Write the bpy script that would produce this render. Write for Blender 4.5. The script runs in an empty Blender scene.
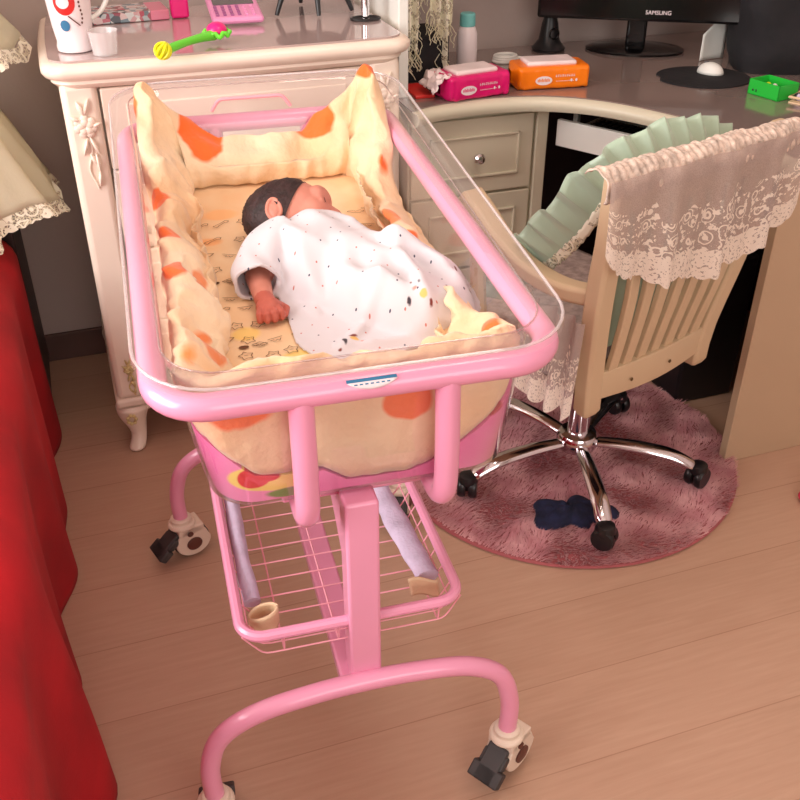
import bpy, bmesh, math, random
from mathutils import Vector, Matrix, noise
random.seed(7)
PI = math.pi
COL = bpy.context.scene.collection
# ------------------------------------------------------------------ camera
H = 1.44; FPX = 960.0; PITCH = math.radians(32.793); YAW = math.radians(19.2)
CF = Vector((math.sin(YAW)*math.cos(PITCH), math.cos(YAW)*math.cos(PITCH), -math.sin(PITCH)))
CR = Vector((math.cos(YAW), -math.sin(YAW), 0)); CU = CR.cross(CF); CC = Vector((0, 0, H))
def ray(x, y): return CF + CR*((x-400)/FPX) + CU*((400-y)/FPX)
def pz(x, y, z):
    d = ray(x, y); return CC + d*((z-H)/d.z)
def pY(x, y, Y):
    d = ray(x, y); return CC + d*(Y/d.y)
cam = bpy.data.cameras.new('camera'); co = bpy.data.objects.new('camera', cam); COL.objects.link(co)
co.location = CC; co.rotation_euler = (PI/2-PITCH, 0, -YAW)
cam.sensor_width = 36; cam.lens = FPX/800*36; cam.clip_start = .02
bpy.context.scene.camera = co

# ------------------------------------------------------------------ mesh helpers
def lerp(a, b, t): return a+(b-a)*t
def clamp(x, a=0., b=1.): return max(a, min(b, x))
def sstep(a, b, x):
    t = clamp((x-a)/(b-a)); return t*t*(3-2*t)
class MB:
    def __init__(s): s.v = []; s.f = []; s.m = []
    def add(s, vs, fs, mi=0):
        o = len(s.v); s.v += [tuple(v) for v in vs]; s.f += [tuple(i+o for i in f) for f in fs]; s.m += [mi]*len(fs); return s
    def box(s, x0, y0, z0, x1, y1, z1, M=None, mi=0):
        vs = [Vector(p) for p in ((x0,y0,z0),(x1,y0,z0),(x1,y1,z0),(x0,y1,z0),(x0,y0,z1),(x1,y0,z1),(x1,y1,z1),(x0,y1,z1))]
        if M: vs = [M@v for v in vs]
        return s.add(vs, [(0,3,2,1),(4,5,6,7),(0,1,5,4),(1,2,6,5),(2,3,7,6),(3,0,4,7)], mi)
    def rings(s, R, closed=True, cap0=True, cap1=True, loop=False, mi=0):
        n = len(R[0]); vs = [p for r in R for p in r]; fs = []
        K = len(R); kk = K if loop else K-1
        for i in range(kk):
            i2 = (i+1) % K
            for j in range(n if closed else n-1):
                j2 = (j+1) % n
                fs.append((i*n+j, i*n+j2, i2*n+j2, i2*n+j))
        if cap0 and not loop: fs.append(tuple(range(n-1, -1, -1)))
        if cap1 and not loop: fs.append(tuple((K-1)*n+j for j in range(n)))
        return s.add(vs, fs, mi)
    def tube(s, pts, r, n=10, closed=False, sx=1., sy=1., up=None, mi=0):
        P = [Vector(p) for p in pts]; N = len(P); R = []
        rr = r if isinstance(r, (list, tuple)) else [r]*N
        prev = None
        for i in range(N):
            a = P[(i-1) % N] if (closed or i > 0) else P[i]
            b = P[(i+1) % N] if (closed or i < N-1) else P[i]
            t = (b-a).normalized()
            if up is not None: x = Vector(up).cross(t)
            elif prev is None:
                x = (Vector((0,0,1)) if abs(t.z) < .9 else Vector((1,0,0))).cross(t)
            else: x = prev - t*prev.dot(t)
            x.normalize(); prev = x; y = t.cross(x)
            R.append([P[i]+(x*math.cos(2*PI*k/n)*sx+y*math.sin(2*PI*k/n)*sy)*rr[i] for k in range(n)])
        return s.rings(R, True, not closed, not closed, closed, mi)
    def lathe(s, prof, n=24, c=(0,0,0), M=None, mi=0):
        R = []
        for r, z in prof:
            q = [Vector((r*math.cos(2*PI*k/n), r*math.sin(2*PI*k/n), z)) for k in range(n)]
            R.append([(M@v if M else v)+Vector(c) for v in q])
        return s.rings(R, mi=mi)
    def ell(s, c, r, n=20, m=12, M=None, mi=0):
        R = []
        for i in range(1, m):
            a = PI*i/m
            q = [Vector((r[0]*math.sin(a)*math.cos(2*PI*k/n), r[1]*math.sin(a)*math.sin(2*PI*k/n), -r[2]*math.cos(a))) for k in range(n)]
            R.append([(M@v if M else v)+Vector(c) for v in q])
        return s.rings(R, mi=mi)
    def cap(s, a, b, ra, rb, n=14):
        a = Vector(a); b = Vector(b); d = (b-a); L = d.length; t = d/L
        pts = []; rs = []
        for k in range(5):
            q = PI/2*(k+.25)/5.; pts.append(a-t*ra*math.cos(q)); rs.append(ra*math.sin(q))
        pts.append(a); rs.append(ra); pts.append(b); rs.append(rb)
        for k in range(4, -1, -1):
            q = PI/2*(k+.25)/5.; pts.append(b+t*rb*math.cos(q)); rs.append(rb*math.sin(q))
        return s.tube(pts, rs, n)
    def prism(s, poly, z0, z1, M=None, mi=0):
        n = len(poly)
        vs = [Vector((x, y, z0)) for x, y in poly]+[Vector((x, y, z1)) for x, y in poly]
        if M: vs = [M@v for v in vs]
        return s.add(vs, [tuple(range(n-1,-1,-1)), tuple(range(n, 2*n))]+[(i,(i+1)%n,n+(i+1)%n,n+i) for i in range(n)], mi)
    def grid(s, nu, nv, f, cu=False, cv=False, mi=0):
        vs = [f(i/(nu if cu else nu-1), j/(nv if cv else nv-1)) for i in range(nu) for j in range(nv)]
        fs = []
        for i in range(nu if cu else nu-1):
            for j in range(nv if cv else nv-1):
                fs.append((i*nv+j, ((i+1)%nu)*nv+j, ((i+1)%nu)*nv+(j+1)%nv, i*nv+(j+1)%nv))
        return s.add(vs, fs, mi)
    def build(s, name, mats, parent=None, loc=(0,0,0), rz=0, smooth=True, bevel=0, sub=0, solid=0, remesh=0, smoothit=0, ang=35, fix=True):
        me = bpy.data.meshes.new(name); me.from_pydata(s.v, [], s.f)
        if not isinstance(mats, (list, tuple)): mats = [mats]
        for m in mats: me.materials.append(m)
        for p, mi in zip(me.polygons, s.m): p.material_index = mi
        if fix:
            bm = bmesh.new(); bm.from_mesh(me); bmesh.ops.recalc_face_normals(bm, faces=bm.faces); bm.to_mesh(me); bm.free()
        if smooth:
            me.shade_smooth()
            if ang: me.set_sharp_from_angle(angle=math.radians(ang))
        me.update()
        o = bpy.data.objects.new(name, me); COL.objects.link(o)
        o.location = loc; o.rotation_euler = (0, 0, rz)
        if parent: o.parent = parent
        if remesh:
            r = o.modifiers.new('r', 'REMESH'); r.mode = 'VOXEL'; r.voxel_size = remesh; r.use_smooth_shade = True
        if smoothit:
            r = o.modifiers.new('s', 'SMOOTH'); r.factor = .5; r.iterations = smoothit
        if solid:
            r = o.modifiers.new('so', 'SOLIDIFY'); r.thickness = solid; r.offset = 0
        if bevel:
            r = o.modifiers.new('b', 'BEVEL'); r.width = bevel; r.segments = 3; r.limit_method = 'ANGLE'; r.angle_limit = math.radians(40); r.harden_normals = False
        if sub:
            r = o.modifiers.new('ss', 'SUBSURF'); r.levels = sub; r.render_levels = sub
        return o
def empty(name, loc=(0,0,0), rz=0, parent=None):
    o = bpy.data.objects.new(name, None); COL.objects.link(o); o.location = loc; o.rotation_euler = (0,0,rz)
    o.empty_display_size = .05
    if parent: o.parent = parent
    return o
def tag(o, label, cat, group=None, kind=None):
    o['label'] = label; o['category'] = cat
    if group: o['group'] = group
    if kind: o['kind'] = kind
    return o
def struct(o): o['kind'] = 'structure'; return o
def plab(o, l): o['label'] = l; return o
def copy_tree(o, parent=None):
    c = o.copy(); COL.objects.link(c)
    if parent: c.parent = parent
    for ch in list(o.children): copy_tree(ch, c)
    return c
def smooth_path(pts, k=8):
    P = [Vector(p) for p in pts]; out = []
    for i in range(len(P)-1):
        p0 = P[max(i-1,0)]; p1 = P[i]; p2 = P[i+1]; p3 = P[min(i+2,len(P)-1)]
        for j in range(k):
            t = j/k
            out.append(.5*((2*p1)+(p2-p0)*t+(2*p0-5*p1+4*p2-p3)*t*t+(-p0+3*p1-3*p2+p3)*t**3))
    out.append(P[-1]); return out
def fillet(pts, r, k=6):
    P = [Vector(p) for p in pts]; out = [P[0]]
    for i in range(1, len(P)-1):
        a = P[i-1]-P[i]; b = P[i+1]-P[i]; rr = min(r, a.length*.49, b.length*.49)
        A = P[i]+a.normalized()*rr; B = P[i]+b.normalized()*rr
        for j in range(k+1):
            t = j/k; out.append(A*(1-t)**2+P[i]*2*t*(1-t)+B*t*t)
    out.append(P[-1]); return out

# ------------------------------------------------------------------ materials
def srgb(r, g, b):
    f = lambda c: (c/255/12.92) if c/255 <= .04045 else ((c/255+.055)/1.055)**2.4
    return (f(r), f(g), f(b), 1)
class NT:
    def __init__(s, name):
        s.m = bpy.data.materials.new(name); s.m.use_nodes = True; s.t = s.m.node_tree; s.n = s.t.nodes; s.l = s.t.links
        s.bsdf = s.n['Principled BSDF']; s.out = s.n['Material Output']
    def node(s, ty, **k):
        n = s.n.new(ty)
        for a, v in k.items(): setattr(n, a, v)
        return n
    def link(s, a, b): s.l.new(a, b)
    def coord(s, kind='Object'): return s.node('ShaderNodeTexCoord').outputs[kind]
    def mapping(s, vec, sc=(1,1,1), loc=(0,0,0), rot=(0,0,0)):
        m = s.node('ShaderNodeMapping'); m.inputs['Scale'].default_value = sc; m.inputs['Location'].default_value = loc; m.inputs['Rotation'].default_value = rot
        s.link(vec, m.inputs['Vector']); return m.outputs[0]
    def noise(s, vec, scale, detail=3, rough=.5):
        n = s.node('ShaderNodeTexNoise'); n.inputs['Scale'].default_value = scale; n.inputs['Detail'].default_value = detail; n.inputs['Roughness'].default_value = rough
        s.link(vec, n.inputs['Vector']); return n
    def ramp(s, fac, stops):
        r = s.node('ShaderNodeValToRGB'); e = r.color_ramp.elements
        while len(e) < len(stops): e.new(.5)
        for q, (p, c) in zip(e, stops): q.position = p; q.color = c
        s.link(fac, r.inputs['Fac']); return r.outputs['Color']
    def mix(s, fac, a, b):
        m = s.node('ShaderNodeMix', data_type='RGBA')
        for inp, v in ((m.inputs['Factor'], fac), (m.inputs['A'], a), (m.inputs['B'], b)): pass
        ins = {'f': m.inputs[0], 'a': m.inputs[6], 'b': m.inputs[7]}
        for k, v in (('f', fac), ('a', a), ('b', b)):
            if hasattr(v, 'is_linked') or isinstance(v, bpy.types.NodeSocket): s.link(v, ins[k])
            else: ins[k].default_value = v
        return m.outputs[2]
    def math(s, op, a, b=None, c=None, cl=False):
        m = s.node('ShaderNodeMath', operation=op); m.use_clamp = cl
        for i, v in enumerate((a, b, c)):
            if v is None: continue
            if isinstance(v, bpy.types.NodeSocket): s.link(v, m.inputs[i])
            else: m.inputs[i].default_value = v
        return m.outputs[0]
    def bump(s, h, strength=.3, dist=.01):
        b = s.node('ShaderNodeBump'); b.inputs['Strength'].default_value = strength; b.inputs['Distance'].default_value = dist
        s.link(h, b.inputs['Height']); s.link(b.outputs[0], s.bsdf.inputs['Normal'])
    def set(s, **k):
        for a, v in k.items():
            i = s.bsdf.inputs[a.replace('_', ' ')]
            if isinstance(v, bpy.types.NodeSocket): s.link(v, i)
            else: i.default_value = v
        return s
def mat(name, c, rough=.5, metal=0, var=.06, vs=6, bump=0, bs=60, coat=0, sheen=0, **k):
    t = NT(name); co = t.coord()
    n = t.noise(co, vs, 3)
    d = tuple(x*(1-var*1.5) for x in c[:3])+(1,); l = tuple(min(1, x*(1+var*1.5)) for x in c[:3])+(1,)
    col = t.ramp(n.outputs[0], [(.3, d), (.7, l)])
    t.set(Base_Color=col, Roughness=rough, Metallic=metal, Coat_Weight=coat, Sheen_Weight=sheen, **k)
    if bump: t.bump(t.noise(co, bs, 4).outputs[0], bump, .004)
    return t.m
def blobs(t, base, items, co, nscale=18, namp=.02, soft=.004):
    """base colour with printed spots that belong to the cloth"""
    n = t.noise(co, nscale, 2)
    sub = t.node('ShaderNodeVectorMath', operation='SUBTRACT'); t.link(n.outputs['Color'], sub.inputs[0]); sub.inputs[1].default_value = (.5,.5,.5)
    sc = t.node('ShaderNodeVectorMath', operation='SCALE'); t.link(sub.outputs[0], sc.inputs[0]); sc.inputs['Scale'].default_value = namp
    ad = t.node('ShaderNodeVectorMath', operation='ADD'); t.link(co, ad.inputs[0]); t.link(sc.outputs[0], ad.inputs[1])
    col = base
    for c, r, k in items:
        s_ = t.node('ShaderNodeVectorMath', operation='SUBTRACT'); t.link(ad.outputs[0], s_.inputs[0]); s_.inputs[1].default_value = c
        d_ = t.node('ShaderNodeVectorMath', operation='DIVIDE'); t.link(s_.outputs[0], d_.inputs[0]); d_.inputs[1].default_value = r
        l_ = t.node('ShaderNodeVectorMath', operation='LENGTH'); t.link(d_.outputs[0], l_.inputs[0])
        mr = t.node('ShaderNodeMapRange'); t.link(l_.outputs['Value'], mr.inputs[0]); e = soft/min(r)
        mr.inputs[1].default_value = 1+e; mr.inputs[2].default_value = 1-e; mr.inputs[3].default_value = 0; mr.inputs[4].default_value = 1
        col = t.mix(mr.outputs[0], col, k)
    return col
M = {}
M['pink'] = mat('pink_enamel', srgb(240,160,192), .28, var=.02, coat=.4)
M['pinkwire'] = mat('pink_wire', srgb(246,170,186), .35, var=.02)
M['cream'] = mat('cream_lacquer', srgb(244,228,212), .35, var=.02, vs=3, coat=.15)
M['greyg'] = mat('sage_cream_lacquer', srgb(214,208,186), .38, var=.02, vs=3, coat=.1)
M['panel'] = mat('shade_tinted_panel', srgb(196,168,138), .5, var=.03, vs=3)  # desk side panel darkened to tan, its shade put into the colour
M['gold'] = mat('antique_gilt', srgb(214,196,140), .45, var=.15, vs=60)
M['black'] = mat('black_plastic', srgb(26,24,27), .35, var=.1)
M['blackm'] = mat('black_fabric', srgb(24,22,26), .85, var=.2, vs=15, bump=.3)
M['gloss'] = mat('gloss_black', srgb(16,14,16), .12, var=.05)
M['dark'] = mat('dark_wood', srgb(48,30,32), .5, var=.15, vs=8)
M['caster'] = mat('ivory_plastic', srgb(232,214,196), .4, var=.03)
M['rubber'] = mat('dark_grey_rubber', srgb(62,58,58), .6, var=.1)
M['hub'] = mat('brown_hub', srgb(96,54,44), .45, var=.1)
M['chrome'] = mat('chrome', srgb(225,220,225), .1, 1, var=.02)
M['wood'] = mat('cream_chair_paint', srgb(212,186,152), .4, var=.03, vs=4, coat=.1)
M['white'] = mat('white_plastic', srgb(236,236,230), .4, var=.02)
M['red'] = mat('red_bedspread', srgb(172,12,26), .85, var=.18, vs=5, bump=.15, bs=200)
M['magenta'] = mat('magenta_film', srgb(222,20,112), .28, var=.08, vs=14)
M['orange'] = mat('orange_film', srgb(255,128,14), .28, var=.06, vs=14)
M['film'] = mat('white_film', srgb(244,226,226), .3, var=.05, vs=20)
M['teal'] = mat('teal_cap', srgb(126,206,204), .35, var=.02)
M['bottle'] = mat('white_bottle', srgb(244,232,234), .3, var=.02)
M['green'] = mat('green_plastic', srgb(36,190,62), .35, var=.04)
M['lime'] = mat('lime_plastic', srgb(110,230,60), .35, var=.04)
M['yellow'] = mat('yellow_plastic', srgb(238,240,30), .35, var=.04)
M['hotpink'] = mat('hot_pink_plastic', srgb(240,30,130), .3, var=.04)
M['calc'] = mat('pink_calculator', srgb(240,158,205), .35, var=.02)
M['navy'] = mat('navy_cloth', srgb(28,32,62), .9, var=.3, vs=40, bump=.4, bs=250)
M['lav'] = mat('lavender_cloth', srgb(206,190,214), .85, var=.08, vs=30, bump=.4, bs=180)
M['beige'] = mat('beige_cloth', srgb(226,196,160), .85, var=.06, bump=.3, bs=200)
M['satin'] = mat('green_satin', srgb(168,190,168), .32, var=.05, sheen=.4)
t = NT('cream_lace_cloth'); tb_ = t.node('ShaderNodeBsdfTranslucent'); tb_.inputs[0].default_value = srgb(244,240,214)
mm_ = t.node('ShaderNodeMixShader'); mm_.inputs[0].default_value = .5; t.set(Base_Color=srgb(244,240,220), Roughness=.85); t.bump(t.noise(t.coord(),160,3).outputs[0], .3, .003)
t.link(t.bsdf.outputs[0], mm_.inputs[1]); t.link(tb_.outputs[0], mm_.inputs[2]); t.link(mm_.outputs[0], t.out.inputs[0]); M['lacec'] = t.m
M['skin'] = mat('newborn_skin', srgb(206,134,116), .5, var=.08, vs=18, Subsurface_Weight=.1, Subsurface_Radius=(.01,.004,.002))
M['skind'] = mat('newborn_arm_skin', srgb(190,98,82), .5, var=.08, vs=18)
M['hair'] = mat('dark_hair', srgb(44,22,22), .6, var=.35, vs=60, bump=.6, bs=120)
M['grey'] = mat('grey_screen', srgb(96,92,94), .25, var=.03)
M['redb'] = mat('red_print', srgb(214,44,40), .35, var=.08)
M['blue'] = mat('blue_print', srgb(52,120,160), .35, var=.1)
M['ink'] = mat('brown_ink', srgb(104,66,40), .8, var=.1)
M['inkd'] = mat('dark_ink', srgb(52,34,30), .8, var=.1)
M['inkw'] = mat('pale_ink', srgb(240,226,230), .5, var=.02)
M['screw'] = mat('brass_screw', srgb(110,84,50), .4, .6, var=.1)
M['lip'] = mat('lip', srgb(190,92,88), .4, var=.05)

def acrylic(name, tint=(.97,.955,.96), base=.05):
    t = NT(name); t.n.remove(t.bsdf)
    tr = t.node('ShaderNodeBsdfTransparent'); tr.inputs[0].default_value = tint+(1,)
    gl = t.node('ShaderNodeBsdfGlossy'); gl.inputs['Roughness'].default_value = .04; gl.inputs[0].default_value = (1,1,1,1)
    lw = t.node('ShaderNodeLayerWeight'); lw.inputs['Blend'].default_value = .5
    fac = t.math('MULTIPLY_ADD', t.math('POWER', lw.outputs['Facing'], 4.5), .8, .04, cl=True)
    df = t.node('ShaderNodeBsdfDiffuse'); df.inputs[0].default_value = (.95,.90,.90,1)
    hz = t.node('ShaderNodeMixShader'); hz.inputs[0].default_value = base; t.link(tr.outputs[0], hz.inputs[1]); t.link(df.outputs[0], hz.inputs[2])
    mx = t.node('ShaderNodeMixShader'); t.link(fac, mx.inputs[0]); t.link(hz.outputs[0], mx.inputs[1]); t.link(gl.outputs[0], mx.inputs[2])
    t.link(mx.outputs[0], t.out.inputs[0]); return t.m
M['acrylic'] = acrylic('clear_acrylic', (.95,.935,.94), .075)
M['clear'] = acrylic('clear_plastic', (.95,.95,.95), .3)

def lace_mat(name, c, c2, hole=.45, scale=1.):
    t = NT(name); co = t.coord()
    v = t.node('ShaderNodeTexVoronoi', feature='DISTANCE_TO_EDGE'); v.inputs['Scale'].default_value = 130*scale; t.link(co, v.inputs['Vector'])
    net = t.math('LESS_THAN', v.outputs['Distance'], .13)
    n = t.noise(co, 26*scale, 3, .6); fl = t.math('GREATER_THAN', n.outputs[0], .53)
    w = t.node('ShaderNodeTexVoronoi', feature='F1'); w.inputs['Scale'].default_value = 24*scale; t.link(co, w.inputs['Vector'])
    rg = t.math('PINGPONG', w.outputs['Distance'], .16); fl2 = t.math('GREATER_THAN', rg, .11)
    a = t.math('MAXIMUM', net, t.math('MAXIMUM', fl, fl2))
    al = t.math('MULTIPLY_ADD', a, 1-hole, hole, cl=True)
    col = t.mix(t.math('MAXIMUM', fl, fl2), c2, c)
    t.set(Base_Color=col, Roughness=.8, Alpha=al, Sheen_Weight=.2)
    t.bump(a, .5, .002); return t.m
M['lace'] = lace_mat('white_sheer_lace', srgb(232,214,202), srgb(176,150,142), .5)
def cover_lace(name):
    t = NT(name)
    def at(n):
        a = t.node('ShaderNodeAttribute'); a.attribute_name = n; return a.outputs['Fac']
    al, dr = at('along'), at('drop'); cx = t.node('ShaderNodeCombineXYZ'); t.link(t.math('MULTIPLY', al, .60), cx.inputs[0]); t.link(t.math('MULTIPLY', dr, .24), cx.inputs[1]); co = cx.outputs[0]
    v = t.node('ShaderNodeTexVoronoi', feature='DISTANCE_TO_EDGE'); v.inputs['Scale'].default_value = 240; t.link(co, v.inputs['Vector'])
    net = t.math('LESS_THAN', v.outputs['Distance'], .10)
    w = t.node('ShaderNodeTexVoronoi'); w.inputs['Scale'].default_value = 27; t.link(t.mapping(co), w.inputs['Vector'])
    rg = t.math('GREATER_THAN', t.math('SINE', t.math('MULTIPLY', w.outputs['Distance'], 34)), .1)
    n = t.noise(co, 70, 3, .6); leaf_ = t.math('GREATER_THAN', n.outputs[0], .56)
    zone = t.math('GREATER_THAN', t.math('MULTIPLY_ADD', t.noise(co, 9, 2).outputs[0], .9, dr), .84)
    inner = t.math('LESS_THAN', w.outputs['Distance'], .42)
    fl = t.math('MULTIPLY', zone, t.math('MAXIMUM', t.math('MULTIPLY', rg, inner), leaf_))
    brd = t.math('MULTIPLY', t.math('GREATER_THAN', dr, .76), t.math('GREATER_THAN', t.noise(co, 190, 2).outputs[0], .42))
    a = t.math('MAXIMUM', fl, brd)
    alp = t.math('MAXIMUM', t.math('MULTIPLY_ADD', a, .34, .60, cl=True), t.math('MULTIPLY', net, .72))
    col = t.mix(a, srgb(196,176,168), srgb(240,226,212))
    t.set(Base_Color=col, Roughness=.75, Alpha=alp, Sheen_Weight=.2); t.bump(a, .5, .002); return t.m
def setattr_ad(o, nu, nv):
    a = o.data.attributes.new('along','FLOAT','POINT'); d = o.data.attributes.new('drop','FLOAT','POINT')
    for i in range(nu):
        for j in range(nv): a.data[i*nv+j].value = i/(nu-1); d.data[i*nv+j].value = j/(nv-1)
M['lacecov'] = cover_lace('white_floral_lace')
M['lacet'] = lace_mat('cream_lace_trim', srgb(244,240,220), srgb(214,206,180), .35, 1.3)

def floor_mat():
    t = NT('light_oak_laminate'); co = t.coord()
    b = t.node('ShaderNodeTexBrick'); b.offset = .37
    b.inputs['Scale'].default_value = 1; b.inputs['Brick Width'].default_value = 7.5; b.inputs['Row Height'].default_value = .181
    b.inputs['Mortar Size'].default_value = .0011; b.inputs['Mortar Smooth'].default_value = .2; b.inputs['Bias'].default_value = 0
    b.inputs['Color1'].default_value = srgb(196,158,134); b.inputs['Color2'].default_value = srgb(186,148,124); b.inputs['Mortar'].default_value = srgb(160,118,94)
    t.link(t.mapping(co, loc=(.35,.006,0)), b.inputs['Vector'])
    g = t.noise(t.mapping(co, sc=(2.2,30,1)), 3.2, 6, .6)
    w = t.noise(t.mapping(co, sc=(1.2,5,1)), 3, 3, .5)
    c1 = t.ramp(g.outputs[0], [(.3, srgb(182,144,120)), (.7, srgb(206,170,146))])
    c2 = t.mix(t.math('MULTIPLY', w.outputs[0], .7), b.outputs['Color'], c1)
    c3 = t.mix(t.math('MULTIPLY', b.outputs['Fac'], .1), c2, srgb(120,80,58))
    t.set(Base_Color=c3, Roughness=t.math('MULTIPLY_ADD', g.outputs[0], .18, .34))
    t.bump(g.outputs[0], .06, .002); return t.m
M['floor'] = floor_mat()
M['wall'] = mat('mauve_grey_wall', srgb(192,176,170), .9, var=.04, vs=2, bump=.1, bs=80)
M['ceil'] = mat('white_ceiling', srgb(236,230,222), .9, var=.02)
M['base'] = mat('dark_baseboard', srgb(98,72,66), .5, var=.1)
M['deskg'] = mat('taupe_glass_desktop', srgb(140,122,116), .14, var=.03, vs=3, coat=.6)
M['chestg'] = mat('rose_grey_glass_top', srgb(186,164,160), .08, var=.03, vs=3, coat=.8)

# ------------------------------------------------------------------ room
XW0, XW1, YB, YF, ZC = -1.75, 2.02, 2.66, -1.6, 2.6
struct(MB().box(XW0-.1, YF, -.08, XW1+.1, YB+.1, 0).build('floor', M['floor'], smooth=False))
struct(MB().box(XW0-.1, YB, 0, XW1+.1, YB+.1, ZC).build('wall_back', M['wall'], smooth=False))
struct(MB().box(XW1, YF, 0, XW1+.1, YB, ZC).build('wall_right', M['wall'], smooth=False))
struct(MB().box(XW0-.1, YF, ZC, XW1+.1, YB+.1, ZC+.1).build('ceiling', M['ceil'], smooth=False))
WY0, WY1, WZ0, WZ1 = -.1, 2.0, .85, 2.3
FX0, FX1, FZ0, FZ1 = -.4, 1.4, .9, 2.3
m = MB(); m.box(XW0-.1,YF-.1,0,FX0,YF,ZC); m.box(FX1,YF-.1,0,XW1+.1,YF,ZC); m.box(FX0,YF-.1,0,FX1,YF,FZ0); m.box(FX0,YF-.1,FZ1,FX1,YF,ZC)
struct(m.build('wall_front', M['wall'], smooth=False))
m = MB()
for x in (FX0, (FX0+FX1)/2, FX1-.05): m.box(x,YF-.07,FZ0,x+.05,YF-.02,FZ1)
for z in (FZ0, FZ1-.05): m.box(FX0,YF-.07,z,FX1,YF-.02,z+.05)
struct(m.build('added_fill_window', M['white'], smooth=False))  # added window behind the camera, made up for frontal fill
m = MB(); m.box(XW0-.1, YF, 0, XW0, WY0, ZC); m.box(XW0-.1, WY1, 0, XW0, YB, ZC); m.box(XW0-.1, WY0, 0, XW0, WY1, WZ0); m.box(XW0-.1, WY0, WZ1, XW0, WY1, ZC)
struct(m.build('wall_left', M['wall'], smooth=False))
m = MB()
for y in (WY0, (WY0+WY1)/2, WY1-.05): m.box(XW0-.07, y, WZ0, XW0-.02, y+.05, WZ1)
for z in (WZ0, WZ1-.05): m.box(XW0-.07, WY0, z, XW0-.02, WY1, z+.05)
struct(m.build('window_1', M['white'], smooth=False))
struct(MB().box(XW0, YB-.014, 0, -.0, YB, .085).build('baseboard_back', M['base'], smooth=False, bevel=.003))

# ------------------------------------------------------------------ crib frame, in its own axes (u across, v along, z up)
CO = (.2755, .959, 0); CRZ = math.radians(-4)
crib = tag(empty('rolling_bassinet', CO, CRZ), 'pink metal rolling bassinet with clear acrylic basin and four casters', 'bassinet')
U0, U1, VL = -.238, .272, .945
def rrect(u0, u1, v0, v1, r, k=8, seg=10):
    """rounded rectangle from the middle of the front side, counter-clockwise"""
    out = []
    def line(a, b, n):
        for i in range(n): out.append((lerp(a[0],b[0],i/n), lerp(a[1],b[1],i/n)))
    def arc(cx, cy, a0):
        for i in range(k):
            a = a0+PI/2*i/k; out.append((cx+r*math.cos(a), cy+r*math.sin(a)))
    um = (u0+u1)/2
    line((um,v0),(u1-r,v0),seg//2); arc(u1-r,v0+r,-PI/2)
    line((u1,v0+r),(u1,v1-r),seg*2); arc(u1-r,v1-r,0)
    line((u1-r,v1),(u0+r,v1),seg); arc(u0+r,v1-r,PI/2)
    line((u0,v1-r),(u0,v0+r),seg*2); arc(u0+r,v0+r,PI)
    line((u0+r,v0),(um,v0),seg//2)
    return out
def zt(v, a, b): return a+(b-a)*v/VL
MB().tube([(u, v, zt(v,.818,.872)) for u, v in rrect(U0,U1,0,VL,.066)], .0178, 14, closed=True).build('rim_frame', M['pink'], crib)
# support slings: down from the front rim, back under the basin, up to the rear rim
for u in (-.068, .12):
    p = [(u,.0,.812),(u,-.006,.70),(u,.0,.610),(u,.10,.612),(u,.84,.684),(u,.93,.70),(u,VL,.865)]
    MB().tube(fillet(p,.045), .0165, 14).build('support_arm', M['pink'], crib)
for v_, z_ in ((.09,.582),(.60,.622)): MB().box(-.09,v_,z_,.145,v_+.04,z_+.014).build('cross_plate', M['pink'], crib, bevel=.004)
MB().box(-.017,.008,.276,.031,.050,.626).build('post', M['pink'], crib, bevel=.005)
m = MB(); m.prism([(.028,.36),(.028,.59),(.22,.59),(.17,.548),(.075,.47)], -.010, .025, Matrix(((0,0,1,0),(1,0,0,0),(0,1,0,0),(0,0,0,1))))
m.build('post_brace', M['pink'], crib, bevel=.004)
arch = [(-.244,0,.10),(-.244,0,.17),(-.222,0,.232),(-.165,0,.268),(-.08,0,.284),(.0,0,.289),(.08,0,.287),(.165,0,.274),(.222,0,.238),(.244,0,.17),(.244,0,.10)]
for v in (0, .70):
    MB().tube([p+Vector((0,v,0)) for p in smooth_path(arch,6)], .0155, 14).build('leg_arch', M['pink'], crib)
MB().box(-.032,.012,.264,.014,.69,.288).build('base_beam', M['pink'], crib, bevel=.004)
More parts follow.
